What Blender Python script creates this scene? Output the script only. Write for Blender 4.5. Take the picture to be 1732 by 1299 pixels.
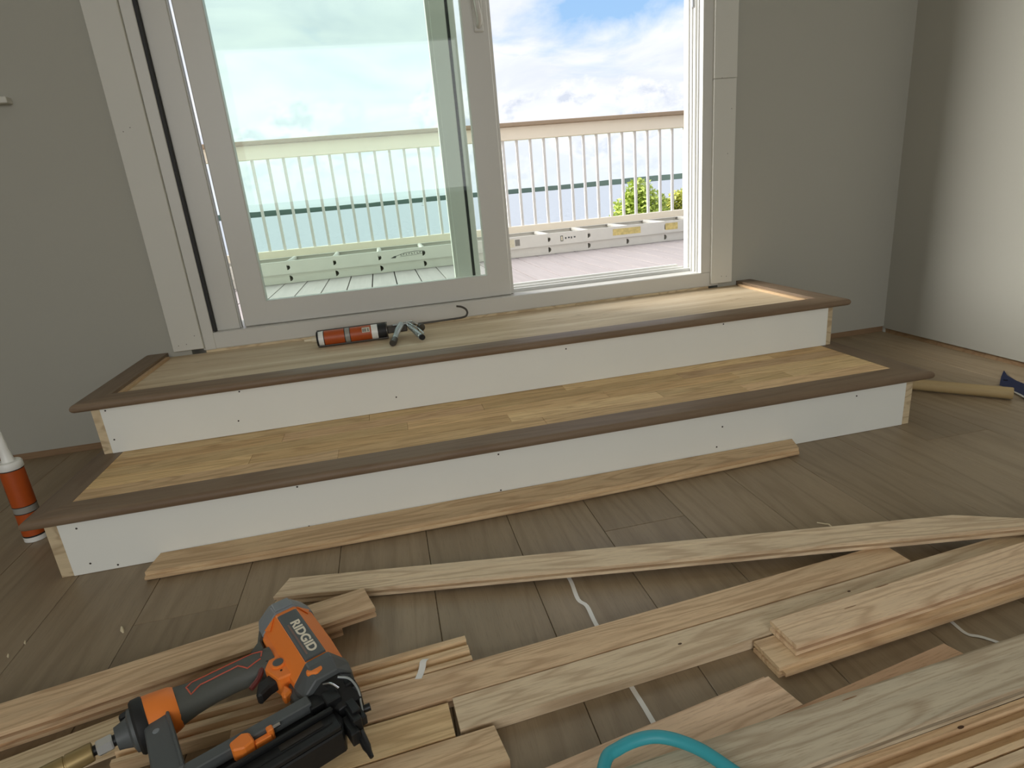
import bpy, bmesh, math, random
from mathutils import Vector, Matrix, noise as mnoise
random.seed(7)
for o in list(bpy.data.objects): bpy.data.objects.remove(o)
SC = bpy.context.scene
COL = SC.collection
PI = math.pi

# ------------------------------------------------------------------ camera
FPX = 1015.26
PITCH, YAW, ROLL = -0.3113, 0.1858, -0.0907
CAM = Vector((0.7253, -2.1409, 0.7113))
_fw = Vector((math.sin(YAW)*math.cos(PITCH), math.cos(YAW)*math.cos(PITCH), math.sin(PITCH)))
_rt = Vector((math.cos(YAW), -math.sin(YAW), 0)); _up = _rt.cross(_fw)
RIGHT = math.cos(ROLL)*_rt + math.sin(ROLL)*_up
UP = -math.sin(ROLL)*_rt + math.cos(ROLL)*_up
cd = bpy.data.cameras.new('camera'); cam = bpy.data.objects.new('camera', cd); COL.objects.link(cam)
cd.sensor_width = 36.0; cd.lens = 36.0*FPX/1732.0; cd.clip_start = 0.02; cd.clip_end = 9000
M = Matrix((RIGHT, UP, -_fw)).transposed().to_4x4(); M.translation = CAM
cam.matrix_world = M
SC.camera = cam

def at(px, py, ax, val):
    d = _fw*FPX + RIGHT*(px-866) + UP*(649.5-py)
    i = 'xyz'.index(ax)
    return CAM + d*((val-CAM[i])/d[i])

# ------------------------------------------------------------------ node helpers
class NT:
    def __init__(s, tree):
        s.t = tree; s.n = tree.nodes; s.l = tree.links
    def new(s, typ, **kw):
        n = s.n.new(typ)
        for k, v in kw.items():
            if k.startswith('i_'):
                key = k[2:]
                key = int(key) if key.isdigit() else key.replace('_', ' ')
                n.inputs[key].default_value = v
            else: setattr(n, k, v)
        return n
    def link(s, a, b): s.l.new(a, b)
    def math(s, op, a, b=None, c=None, clamp=False):
        n = s.n.new('ShaderNodeMath'); n.operation = op; n.use_clamp = clamp
        for i, x in enumerate((a, b, c)):
            if x is None: continue
            if isinstance(x, (int, float)): n.inputs[i].default_value = x
            else: s.link(x, n.inputs[i])
        return n.outputs[0]
    def mix(s, f, a, b, blend='MIX'):
        n = s.n.new('ShaderNodeMix'); n.data_type = 'RGBA'; n.blend_type = blend
        for sock, x in ((n.inputs['Factor'], f), (n.inputs[6], a), (n.inputs[7], b)):
            if isinstance(x, (int, float)): sock.default_value = x
            elif isinstance(x, tuple): sock.default_value = x if len(x) == 4 else (*x, 1)
            else: s.link(x, sock)
        return n.outputs[2]
    def ramp(s, f, stops):
        n = s.n.new('ShaderNodeValToRGB'); e = n.color_ramp.elements
        while len(e) > 1: e.remove(e[-1])
        for i, (p, c) in enumerate(stops):
            el = e[0] if i == 0 else e.new(p)
            el.position = p; el.color = (*c, 1) if len(c) == 3 else c
        s.link(f, n.inputs[0]); return n.outputs[0]
    def noise(s, vec, scale, detail=3, rough=.55, dist=0.0):
        n = s.new('ShaderNodeTexNoise'); n.inputs['Scale'].default_value = scale
        n.inputs['Detail'].default_value = detail; n.inputs['Roughness'].default_value = rough
        n.inputs['Distortion'].default_value = dist
        if vec is not None: s.link(vec, n.inputs['Vector'])
        return n.outputs[0]
    def mapping(s, vec, scale=(1,1,1), loc=(0,0,0)):
        n = s.new('ShaderNodeMapping'); n.inputs['Scale'].default_value = scale; n.inputs['Location'].default_value = loc
        s.link(vec, n.inputs['Vector']); return n.outputs[0]

def srgb(r, g, b):
    f = lambda c: ((c/255+.055)/1.055)**2.4 if c > 10 else c/255/12.92
    return (f(r), f(g), f(b))

# ------------------------------------------------------------------ world: hazy blue sky with thin high cloud and cumulus low down
W = bpy.data.worlds.new('sky'); SC.world = W; W.use_nodes = True
t = NT(W.node_tree); t.n.clear()
tc = t.new('ShaderNodeTexCoord'); sx = t.new('ShaderNodeSeparateXYZ'); t.link(tc.outputs['Generated'], sx.inputs[0])
X, Y, Z = sx.outputs
zc = t.math('MAXIMUM', Z, 0.0)
base = t.ramp(zc, [(0.0, srgb(222, 236, 248)), (.10, srgb(196, 220, 246)), (.22, srgb(158, 198, 240)), (.6, srgb(112, 166, 226))])
az = t.math('ARCTAN2', X, Y)
cw = t.new('ShaderNodeCombineXYZ'); t.link(az, cw.inputs[0]); t.link(zc, cw.inputs[1])
def rot(vec, ang, scale, loc):
    n = t.new('ShaderNodeMapping'); n.inputs['Rotation'].default_value = (0, 0, ang); n.inputs['Scale'].default_value = scale; n.inputs['Location'].default_value = loc
    n.vector_type = 'TEXTURE' if False else 'POINT'; t.link(vec, n.inputs['Vector']); return n.outputs[0]
hi = t.noise(rot(cw.outputs[0], .0, (1, 2.6, 1), (1.15, .35, 0)), 3.6, 8, .56, .75)
ga = t.math('MULTIPLY', t.math('SUBTRACT', az, .40), 1/.20); gz = t.math('MULTIPLY', t.math('SUBTRACT', zc, .245), 1/.060)
hole = t.math('POWER', 2.718, t.math('MULTIPLY', t.math('ADD', t.math('MULTIPLY', ga, ga), t.math('MULTIPLY', gz, gz)), -1.0))
cover = t.math('SUBTRACT', .35, t.math('MULTIPLY', hole, .36))
him = t.ramp(t.math('ADD', hi, cover), [(.50, (0, 0, 0)), (.72, (1, 1, 1))])
sh = t.noise(rot(cw.outputs[0], .2, (1, 3.4, 1), (7.2, 2.1, 0)), 5.0, 6, .55, .5)
hcol = t.ramp(sh, [(.32, srgb(222, 228, 240)), (.60, srgb(248, 250, 254))])
c1 = t.mix(t.math('MULTIPLY', him, .95), base, hcol)
cu = t.noise(rot(cw.outputs[0], 0, (1, 1.25, 1), (4.3, .6, 0)), 8.0, 9, .56, .15)
lowmask = t.ramp(zc, [(.0, (.46,)*3), (.08, (.52,)*3), (.125, (.47,)*3), (.165, (.34,)*3), (.20, (0,)*3)])
cum = t.math('MULTIPLY', t.math('SUBTRACT', t.math('ADD', cu, lowmask), .945), 16.0, clamp=True)
cshade = t.noise(rot(cw.outputs[0], 0, (1, 1.5, 1), (1.3, 5.6, 0)), 26, 7, .62, .3)
ccol = t.ramp(cshade, [(.36, srgb(212, 219, 233)), (.54, srgb(252, 253, 255))])
c2 = t.mix(t.math('MULTIPLY', cum, .95), c1, ccol)
low = t.ramp(zc, [(0, (.8,)*3), (.05, (.35,)*3), (.10, (0,)*3)])
c3 = t.mix(low, c2, srgb(230, 240, 248))
gnd = t.math('LESS_THAN', Z, -0.004)
c4 = t.mix(gnd, c3, srgb(120, 130, 130))
bg = t.new('ShaderNodeBackground'); t.link(c4, bg.inputs[0]); bg.inputs[1].default_value = 0.95
ow = t.new('ShaderNodeOutputWorld'); t.link(bg.outputs[0], ow.inputs[0])

# ------------------------------------------------------------------ sun (veiled, low over the lake to the left) and the daylight of the window behind the camera, which the door glass mirrors
sd = bpy.data.lights.new('sun_offscreen', 'SUN'); sd.energy = 8.0; sd.angle = math.radians(42); sd.color = (1, .98, .94)
so = bpy.data.objects.new('sun_offscreen', sd); COL.objects.link(so)
so.rotation_euler = Vector((.86, -.36, -.38)).to_track_quat('-Z', 'Y').to_euler()
def window_light(name, loc, aim, sxm, sym, watt, col=(1, .985, .95)):
    ld = bpy.data.lights.new(name, 'AREA'); ld.shape = 'RECTANGLE'; ld.size = sxm; ld.size_y = sym; ld.energy = watt; ld.color = col
    lo = bpy.data.objects.new(name, ld); COL.objects.link(lo); lo.location = loc
    lo.rotation_euler = (Vector(aim)-Vector(loc)).to_track_quat('-Z', 'Z').to_euler()
window_light('back_window_offscreen', (0.2, -5.03, 1.55), (0.2, 0, 1.35), 3.2, 1.5, 38, (1, .995, .98))
SC.view_settings.view_transform = 'Standard'; SC.view_settings.look = 'None'
SC.view_settings.exposure = 0.24; SC.view_settings.gamma = 1.0; SC.view_settings.use_curve_mapping = False

# ------------------------------------------------------------------ materials
MATS = {}
def pmat(name, col, rough=.6, metal=0.0, bump=0.0, bscale=60, var=0.0, vscale=8, spec=.5, coat=0.0):
    if name in MATS: return MATS[name]
    m = bpy.data.materials.new(name); m.use_nodes = True; t = NT(m.node_tree); b = m.node_tree.nodes['Principled BSDF']
    b.inputs['Roughness'].default_value = rough; b.inputs['Metallic'].default_value = metal
    b.inputs['Specular IOR Level'].default_value = spec; b.inputs['Coat Weight'].default_value = coat
    tc = t.new('ShaderNodeTexCoord')
    n = t.noise(tc.outputs['Object'], vscale, 4, .6)
    v = t.math('MULTIPLY_ADD', t.math('SUBTRACT', n, .5), 2*var, 1.0)
    cc = t.new('ShaderNodeMix'); cc.data_type = 'RGBA'; cc.blend_type = 'MULTIPLY'; cc.inputs['Factor'].default_value = 1
    cc.inputs[6].default_value = (*col, 1)
    cmb = t.new('ShaderNodeCombineColor'); [t.link(v, cmb.inputs[i]) for i in range(3)]
    t.link(cmb.outputs[0], cc.inputs[7]); t.link(cc.outputs[2], b.inputs['Base Color'])
    if bump:
        bn = t.new('ShaderNodeBump'); bn.inputs['Strength'].default_value = bump; bn.inputs['Distance'].default_value = .002
        t.link(t.noise(tc.outputs['Object'], bscale, 3, .6), bn.inputs['Height']); t.link(bn.outputs[0], b.inputs['Normal'])
    MATS[name] = m; return m

def wood(name, col=None, dark=.62, ring=.5, pore=.35, rough=.55, rings=9, ys=13.0, xs=1.3, axis='X', rvar=.25, spec=.35, red=(1.05,.9,.8), poresc=420):
    """wood grain along local X (or Y); base colour from the object's own tint when col is None"""
    m = bpy.data.materials.new(name); m.use_nodes = True; t = NT(m.node_tree); b = m.node_tree.nodes['Principled BSDF']
    tc = t.new('ShaderNodeTexCoord'); oi = t.new('ShaderNodeObjectInfo')
    off = t.new('ShaderNodeVectorMath', operation='ADD'); t.link(tc.outputs['Object'], off.inputs[0])
    rv = t.new('ShaderNodeCombineXYZ'); r = oi.outputs['Random']
    t.link(t.math('MULTIPLY', r, 37.0), rv.inputs[0]); t.link(t.math('MULTIPLY', r, 91.0), rv.inputs[1]); t.link(t.math('MULTIPLY', r, 53.0), rv.inputs[2])
    t.link(rv.outputs[0], off.inputs[1]); v = off.outputs[0]
    sc = (xs, ys, ys*.6) if axis == 'X' else (ys, xs, ys*.6)
    n1 = t.noise(t.mapping(v, sc), 1.0, 2.0, .5, .35)
    s = t.math('SINE', t.math('MULTIPLY', n1, 2*PI*rings))
    s01 = t.math('MULTIPLY_ADD', s, .5, .5)
    s2 = t.math('POWER', s01, 3.0)
    ps = (26, poresc, poresc) if axis == 'X' else (poresc, 26, poresc)
    p = t.noise(t.mapping(v, ps), 1.0, 3, .65)
    pm = t.ramp(p, [(.30, (1,)*3), (.50, (0,)*3)])
    st = (2.2, 60, 60) if axis == 'X' else (60, 2.2, 60)
    streak = t.noise(t.mapping(v, st), 1.0, 3, .6)
    if col is None: basec = oi.outputs['Color']
    else:
        rgb = t.new('ShaderNodeRGB'); rgb.outputs[0].default_value = (*col, 1); basec = rgb.outputs[0]
    dk = t.mix(1.0, basec, tuple(dark*c for c in red), 'MULTIPLY')
    c = t.mix(t.math('MULTIPLY', s2, ring), basec, dk)
    c = t.mix(t.math('MULTIPLY', pm, pore), c, dk)
    br = t.math('ADD', t.math('MULTIPLY_ADD', t.math('SUBTRACT', streak, .5), .38, 1.0), t.math('MULTIPLY', t.math('SUBTRACT', r, .5), rvar))
    cmb = t.new('ShaderNodeCombineColor'); [t.link(br, cmb.inputs[i]) for i in range(3)]
    c = t.mix(1.0, c, cmb.outputs[0], 'MULTIPLY')
    t.link(c, b.inputs['Base Color']); b.inputs['Roughness'].default_value = rough; b.inputs['Specular IOR Level'].default_value = spec
    bn = t.new('ShaderNodeBump'); bn.inputs['Strength'].default_value = .12; bn.inputs['Distance'].default_value = .001
    t.link(p, bn.inputs['Height']); t.link(bn.outputs[0], b.inputs['Normal'])
    MATS[name] = m; return m

oak = wood('raw_oak', None, dark=.60, ring=.60, pore=.6, rings=11, ys=15, xs=1.5, rough=.6)
plankm = wood('floor_plank_finish', srgb(154, 136, 110), dark=.68, ring=.45, pore=.4, rings=8, ys=8, xs=.8, axis='Y', rough=.42, rvar=.22, spec=.4, red=(1, .95, .88))
nosem = wood('stained_nosing', srgb(128, 109, 88), dark=.68, ring=.45, pore=.35, rings=6, ys=14, xs=1.2, rough=.5, rvar=.08)
nosey = wood('stained_nosing_return', srgb(126, 108, 88), dark=.68, ring=.45, pore=.35, rings=6, ys=14, xs=1.2, axis='Y', rough=.5, rvar=.08)
pine = wood('pine_end_grain', srgb(206, 188, 154), dark=.55, ring=.6, pore=.2, rings=6, ys=30, xs=8, rough=.7)
deckm = wood('composite_deck', srgb(170, 161, 159), dark=.9, ring=.2, pore=.2, rings=4, ys=8, xs=.7, axis='Y', rough=.6, rvar=.06, red=(1, .98, .98))
dowelm = wood('dowel_wood', srgb(176, 154, 112), dark=.75, ring=.3, pore=.3, rings=5, ys=30, xs=2, rough=.6)
wallm = pmat('wall_paint', srgb(172, 170, 159), .85, bump=.06, bscale=220, var=.015, vscale=3, spec=.2)
whitem = pmat('white_trim_paint', srgb(208, 206, 196), .5, var=.02, vscale=4, spec=.4)
riserm = pmat('white_primed_riser', srgb(238, 239, 231), .55, var=.03, vscale=5, spec=.35)
vinyl = pmat('white_vinyl', srgb(206, 204, 196), .38, var=.015, vscale=3)
alum_w = pmat('white_track', srgb(206, 206, 202), .4)
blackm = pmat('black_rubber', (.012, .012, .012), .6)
railm = pmat('cream_rail', srgb(244, 232, 212), .55, var=.03)
balm = pmat('white_baluster', srgb(214, 210, 206), .45)
ceilm = pmat('ceiling_paint', srgb(235, 233, 228), .9)
alum = pmat('ladder_aluminium', srgb(216, 213, 204), .5, metal=.25, var=.07, vscale=14, bump=.03)
orange = pmat('orange_plastic', srgb(246, 136, 54), .42, var=.05, vscale=20)
dgrey = pmat('dark_grey_plastic', srgb(84, 88, 88), .5, var=.06, vscale=30)
mgrey = pmat('grey_cap_plastic', srgb(128, 134, 138), .42, var=.05, vscale=30)
black2 = pmat('black_metal', srgb(34, 35, 36), .4, metal=.3, var=.2, vscale=60)
grip = pmat('grey_green_rubber_grip', srgb(84, 86, 80), .6, bump=.15, bscale=700, var=.06, vscale=40)
redline = pmat('red_inlay', srgb(196, 92, 70), .5)
chrome = pmat('steel', srgb(200, 200, 200), .22, metal=1.0)
brass = pmat('brass', srgb(164, 142, 96), .42, metal=.6, var=.06, vscale=60)
galv = pmat('galvanised_gun', srgb(176, 182, 182), .35, metal=.55, var=.15, vscale=80)
gund = pmat('dark_gun_metal', srgb(80, 76, 70), .4, metal=.6)
tubeo = pmat('orange_cartridge_label', srgb(176, 78, 24), .45, var=.12, vscale=60)
tubew = pmat('white_cartridge_plastic', srgb(236, 236, 230), .35)
tubeg = pmat('silver_grey_band', srgb(150, 148, 140), .4, var=.1, vscale=90)
teal = pmat('teal_hose_rubber', srgb(58, 164, 176), .45, var=.05, vscale=60, bump=.05, bscale=500)
strapm = pmat('white_strapping', srgb(232, 230, 224), .35)
cream = pmat('cream_print', srgb(236, 226, 204), .5)
brownp = pmat('dull_print', srgb(128, 104, 94), .6)
navy = pmat('blue_saw_blade', srgb(14, 28, 66), .6, spec=.2, metal=.0)
shavem = pmat('pale_shaving', srgb(226, 212, 180), .7)
yellowl = pmat('worn_yellow_label', srgb(206, 186, 120), .6, var=.5, vscale=45)
greyl = pmat('grey_label', srgb(132, 128, 120), .6, var=.2, vscale=60)
darkp = pmat('dark_print', srgb(74, 76, 74), .6)
leafm1 = pmat('tree_leaf', srgb(180, 196, 92), .6, var=.45, vscale=3)
leafm2 = pmat('shrub_leaf', srgb(182, 184, 76), .6, var=.5, vscale=4)
barkm = pmat('bark', srgb(110, 92, 70), .9, bump=.4, var=.2)
hillm = pmat('far_wooded_shore', srgb(104, 122, 110), .95, var=.12, vscale=.01)
grassm = pmat('bluff_grass', srgb(110, 124, 70), .95, var=.3, vscale=.6)
sidingm = pmat('house_siding', srgb(244, 240, 232), .7)

def ply():
    m = bpy.data.materials.new('plywood_subfloor'); m.use_nodes = True; t = NT(m.node_tree); b = m.node_tree.nodes['Principled BSDF']
    tc = t.new('ShaderNodeTexCoord'); v = tc.outputs['Object']
    n = t.noise(t.mapping(v, (1.2, 13, 4)), 1.0, 5, .65, .6)
    n2 = t.noise(t.mapping(v, (9, 30, 9)), 1.0, 5, .7)
    c = t.ramp(n, [(.25, srgb(178, 154, 120)), (.5, srgb(210, 190, 158)), (.72, srgb(230, 216, 190))])
    sp = t.ramp(n2, [(.28, (1,)*3), (.40, (0,)*3)])
    c = t.mix(t.math('MULTIPLY', sp, .45), c, srgb(132, 110, 82))
    t.link(c, b.inputs['Base Color']); b.inputs['Roughness'].default_value = .62; b.inputs['Specular IOR Level'].default_value = .3
    return m
plym = ply()

def glass(name, tint, refl=.06):
    m = bpy.data.materials.new(name); m.use_nodes = True; t = NT(m.node_tree); t.n.clear()
    tr = t.new('ShaderNodeBsdfTransparent'); tr.inputs[0].default_value = (*tint, 1)
    gl = t.new('ShaderNodeBsdfGlossy'); gl.inputs['Roughness'].default_value = .01
    lw = t.new('ShaderNodeFresnel'); lw.inputs[0].default_value = 1.45
    mx = t.new('ShaderNodeMixShader'); t.link(t.math('MULTIPLY', lw.outputs[0], .6), mx.inputs[0]); t.link(tr.outputs[0], mx.inputs[1]); t.link(gl.outputs[0], mx.inputs[2])
    o = t.new('ShaderNodeOutputMaterial'); t.link(mx.outputs[0], o.inputs[0]); return m
glass_slide = glass('sliding_door_glass', (.94, .992, .96))
glass_fixed = glass('fixed_door_glass', (.94, .992, .96))
glass_win = glass('window_glass', (.93, .97, .95))

def water():
    m = bpy.data.materials.new('lake_water'); m.use_nodes = True; t = NT(m.node_tree); b = m.node_tree.nodes['Principled BSDF']
    b.inputs['Base Color'].default_value = (*srgb(158, 164, 172), 1); b.inputs['Roughness'].default_value = .42; b.inputs['Specular IOR Level'].default_value = .3
    tc = t.new('ShaderNodeTexCoord'); n = t.noise(t.mapping(tc.outputs['Object'], (.35, .12, .35)), 1.0, 5, .6)
    bn = t.new('ShaderNodeBump'); bn.inputs['Strength'].default_value = .6; bn.inputs['Distance'].default_value = .6
    t.link(n, bn.inputs['Height']); t.link(bn.outputs[0], b.inputs['Normal']); return m
waterm = water()

# ------------------------------------------------------------------ mesh helpers
def bx(bm, x0, x1, y0, y1, z0, z1):
    v = [bm.verts.new(p) for p in ((x0,y0,z0),(x1,y0,z0),(x1,y1,z0),(x0,y1,z0),(x0,y0,z1),(x1,y0,z1),(x1,y1,z1),(x0,y1,z1))]
    for f in ((3,2,1,0),(4,5,6,7),(0,1,5,4),(1,2,6,5),(2,3,7,6),(3,0,4,7)): bm.faces.new([v[i] for i in f])
def loft(bm, rings, caps=True):
    R = [[bm.verts.new(p) for p in r] for r in rings]; n = len(R[0])
    for a, b in zip(R, R[1:]):
        for i in range(n): bm.faces.new((a[i], a[(i+1) % n], b[(i+1) % n], b[i]))
    if caps:
        bm.faces.new(list(reversed(R[0]))); bm.faces.new(R[-1])
def prism(bm, poly, lo, hi, ax='z'):
    def P(p, h): return {'z': (p[0], p[1], h), 'x': (h, p[0], p[1]), 'y': (p[0], h, p[1])}[ax]
    loft(bm, [[P(p, lo) for p in poly], [P(p, hi) for p in poly]])
def tube(bm, pts, r, n=10, caps=True):
    pts = [Vector(p) for p in pts]; rings = []; prev = None
    rr = r if isinstance(r, (list, tuple)) else [r]*len(pts)
    for i, p in enumerate(pts):
        d = (pts[min(i+1, len(pts)-1)] - pts[max(i-1, 0)]).normalized()
        if prev is None:
            a = d.orthogonal().normalized()
        else:
            a = (prev - d*prev.dot(d)).normalized()
        prev = a; b = d.cross(a)
        rings.append([p + (a*math.cos(2*PI*k/n) + b*math.sin(2*PI*k/n))*rr[i] for k in range(n)])
    loft(bm, rings, caps)
def smooth_path(pts, k=6):
    P = [Vector(p) for p in pts]; P = [P[0]*2-P[1]] + P + [P[-1]*2-P[-2]]; out = []
    for i in range(1, len(P)-2):
        for j in range(k):
            s = j/k; a, b, c, d = P[i-1:i+3]
            out.append(.5*((2*b) + (c-a)*s + (2*a-5*b+4*c-d)*s*s + (3*b-a-3*c+d)*s**3))
    out.append(P[-2]); return out
def lathe(bm, prof, o, d, n=20):
    """prof: (distance along d, radius)"""
    o = Vector(o); d = Vector(d).normalized(); a = d.orthogonal().normalized(); b = d.cross(a)
    loft(bm, [[o + d*s + (a*math.cos(2*PI*k/n) + b*math.sin(2*PI*k/n))*max(r, 1e-4) for k in range(n)] for s, r in prof])
def obj(name, bm, mat, parent=None, smooth=False, bevel=0.0, loc=None, ang=35):
    bmesh.ops.recalc_face_normals(bm, faces=bm.faces)
    if bevel:
        es = [e for e in bm.edges if len(e.link_faces) == 2 and e.calc_face_angle(0) > .6]
        bmesh.ops.bevel(bm, geom=es, offset=bevel, segments=1, affect='EDGES', clamp_overlap=True)
    me = bpy.data.meshes.new(name); bm.to_mesh(me); bm.free()
    if smooth:
        for p in me.polygons: p.use_smooth = True
        me.set_sharp_from_angle(angle=math.radians(ang))
    me.materials.append(mat)
    o = bpy.data.objects.new(name, me); COL.objects.link(o)
    if parent: o.parent = parent
    if loc: o.location = loc
    return o
def BM(): return bmesh.new()
def boxo(name, mat, dims, parent=None, bevel=0.0):
    bm = BM(); bx(bm, *dims); return obj(name, bm, mat, parent, bevel=bevel)
def empty(name, loc=(0,0,0), mw=None):
    o = bpy.data.objects.new(name, None); COL.objects.link(o); o.empty_display_size = .05
    if mw is not None: o.matrix_world = mw
    else: o.location = loc
    return o
def tag(o, label=None, cat=None, group=None, kind=None):
    if label: o['label'] = label
    if cat: o['category'] = cat
    if group: o['group'] = group
    if kind: o['kind'] = kind
    return o
def share(name, me, parent, loc=(0,0,0), color=None):
    o = bpy.data.objects.new(name, me); COL.objects.link(o); o.parent = parent; o.location = loc
    if color: o.color = (*color, 1)
    return o

# ================================================================== ROOM SHELL
XL, XR, YB, ZC = -2.5, 2.765, -5.0, 2.55
CASL, CASR = 0.0, 2.03          # outer edges of the door casing
# floor: base slab plus planks laid along y
fl = empty('floor'); tag(fl, 'grey-brown wood plank floor of the room', None, kind='structure')
boxo('subfloor', pine, (XL, XR, YB, 0.02, -.05, -.012), fl)
PW = .1865; x0 = -.02-13*PW
k = 0; meshes = {}
def plank_mesh(w, L):
    key = (round(w, 3), round(L, 3))
    if key not in meshes:
        bm = BM(); bx(bm, .0005, w-.0005, .0005, L-.0005, -.012, 0)
        top = [e for e in bm.edges if all(v.co.z > -.001 for v in e.verts)]
        bmesh.ops.bevel(bm, geom=top, offset=.0009, segments=1, affect='EDGES')
        me = bpy.data.meshes.new('plank'); bm.to_mesh(me); bm.free(); me.materials.append(plankm); meshes[key] = me
    return meshes[key]
rnd = random.Random(11)
i = 0
while x0 + i*PW < XR - .01:
    xa = x0 + i*PW; w = min(PW, XR-.008-xa)
    col = i-13
    joint = {1: -1.068, 6: -1.068}.get(col, None)
    if joint is None:
        joint = rnd.choice([-.35, -.2, -.55, -1.95, -1.8]) if -1 <= col <= 9 else rnd.uniform(-1.1, -.2)
        if xa > 1.3: joint = rnd.choice([-.42, -.95, -1.75, -.2, -.7])
    ys = [joint]
    while ys[-1] > YB: ys.append(ys[-1]-1.22)
    edges = [0.0] + ys; edges[-1] = YB
    for a, b in zip(edges, edges[1:]):
        if a-b < .02: continue
        share('plank', plank_mesh(w, a-b), fl, (xa, b, 0))
    i += 1
# ceiling
cl_ = empty('ceiling', (0, 0, ZC)); tag(cl_, 'white painted ceiling', kind='structure')
boxo('drywall', ceilm, (XL-.2, XR+.2, YB-.2, .2, 0, .12), cl_)
# door wall with the door opening and a window to the left
WT = .2
wz = .014
wf = empty('wall_front'); tag(wf, 'grey painted wall around the sliding door', kind='structure')
WX0, WX1, WZ0, WZ1 = -1.55, -.34, 1.085, 2.15      # window opening
WZL = .022
boxo('drywall', wallm, (XL, WX0, 0, WT, WZL, ZC), wf)
boxo('drywall', wallm, (WX1, .05, 0, WT, WZL, ZC), wf)
boxo('drywall', wallm, (WX0, WX1, 0, WT, WZL, WZ0-.02), wf)
boxo('drywall', wallm, (WX0, WX1, 0, WT, WZ1, ZC), wf)
boxo('drywall', wallm, (1.98, XR, 0, WT, .0222, ZC), wf)
boxo('drywall', wallm, (.05, 1.98, 0, WT, 2.42, ZC), wf)
boxo('drywall', wallm, (.05, 1.98, .007, WT, .0222, .24), wf)
boxo('bottom_plate', wood('bottom_plate_pine', srgb(150, 122, 92), dark=.6, ring=.4, rings=5, rough=.8), (XL, XR, .006, WT, -.012, .0219), wf)
wr = empty('wall_right'); tag(wr, 'grey painted right wall of the room', kind='structure')
boxo('drywall', wallm, (XR, XR+.15, YB, 0.0, wz, ZC), wr)
boxo('bottom_plate', MATS['bottom_plate_pine'], (XR+.012, XR+.15, YB, WT, -.012, wz), wr)
boxo('drywall', wallm, (XR, XR+.15, 0, WT+.02, -.012, ZC), wr)
wl = empty('wall_left'); tag(wl, 'grey painted left wall of the room', kind='structure')
boxo('drywall', wallm, (XL-.15, XL, YB, 0.2, 0, ZC), wl)
wb = empty('wall_back'); tag(wb, 'grey painted back wall with a wide window', kind='structure')
for d in ((XL, -1.45, YB-.15, YB, 0, ZC), (1.85, XR+.15, YB-.15, YB, 0, ZC), (-1.45, 1.85, YB-.15, YB, 0, .75), (-1.45, 1.85, YB-.15, YB, 2.35, ZC)):
    boxo('drywall', wallm, d, wb)

sd_ = empty('wall_outside'); tag(sd_, 'pale siding on the outer face of the door wall', kind='structure')
for d in ((XL, WX0, WT, WT+.02, -.3, ZC), (WX1, .05, WT, WT+.02, -.3, ZC), (WX0, WX1, WT, WT+.02, -.3, WZ0), (WX0, WX1, WT, WT+.02, WZ1, ZC), (1.98, XR+.2, WT, WT+.02, -.3, ZC), (.05, 1.98, WT, WT+.02, 2.45, ZC)):
    boxo('siding', sidingm, d, sd_)
# left window (only the end of its stool shows)
wn = empty('window_2', (0, 0, 0)); tag(wn, 'white framed window with a projecting stool, left of the door', kind='structure')
boxo('window_stool', whitem, (-1.68, -.249, -.030, .1, 1.068, 1.085), wn, .002)
boxo('apron', whitem, (-1.62, -.34, -.012, -.0005, 1.015, 1.068), wn)
for d in ((WX0, WX0+.05, .06, .12, WZ0, WZ1), (WX1-.05, WX1, .06, .12, WZ0, WZ1), (WX0, WX1, .06, .12, WZ0, WZ0+.05), (WX0, WX1, .06, .12, WZ1-.05, WZ1)):
    boxo('window_frame', vinyl, d, wn)
boxo('window_pane', glass_win, (WX0+.05, WX1-.05, .085, .091, WZ0+.05, WZ1-.05), wn)

# ================================================================== SLIDING DOOR
ZD = 2.40
casl = empty('trim_1'); tag(casl, 'white flat casing left of the sliding door', kind='structure')
boxo('casing_board', whitem, (CASL, .094, -.018, -.0005, .299, ZD+.1), casl, .0015)
casr = empty('trim_2'); tag(casr, 'white flat casing right of the door, in two pieces', kind='structure')
boxo('casing_board', whitem, (1.942, CASR, -.018, -.0005, .299, 1.0195), casr, .0015)
boxo('casing_board', whitem, (1.942, CASR+.001, -.0184, -.0005, 1.0203, ZD+.1), casr, .0015)
cast = empty('trim_3'); tag(cast, 'white head casing above the sliding door', kind='structure')
boxo('casing_board', whitem, (CASL, CASR, -.019, -.0005, ZD+.1, ZD+.2), cast, .0015)
bm = BM()
for (x, z) in ((.024, .975), (.045, .985), (.02, .318), (.045, .32), (.075, .345), (1.972, 1.022), (2.012, .92), (1.985, .325), (2.006, .322), (2.0, .77)):
    lathe(bm, [(0, .0016), (.0006, .0016)], (x, -.0178, z), (0, -1, 0), 8)
o = obj('nail_hole', bm, pmat('filled_nail_hole', srgb(120, 116, 108), .8), casl)

dr = empty('door_1', (0, 0, .25)); tag(dr, 'white sliding glass patio door slid open', kind='structure')
DL = Vector((0, 0, -.25))
def dpart(name, mat, dims, parent=dr, bevel=0.0):
    o = boxo(name, mat, dims, parent, bevel)
    if parent is dr: o.location = DL
    return o
JR = 1.905
dpart('sill', vinyl, (.088, 1.946, -.004, .205, .289, .345), bevel=.003)
dpart('sill_track', alum_w, (.22, JR, .075, .087, .345, .357))
dpart('sill_track', alum_w, (.22, JR, .135, .147, .345, .357))
dpart('sill_track', alum_w, (.22, JR, .185, .203, .345, .360))
dpart('sill_gap', pine, (.095, 1.94, -.001, .2, .240, .289))
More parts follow.
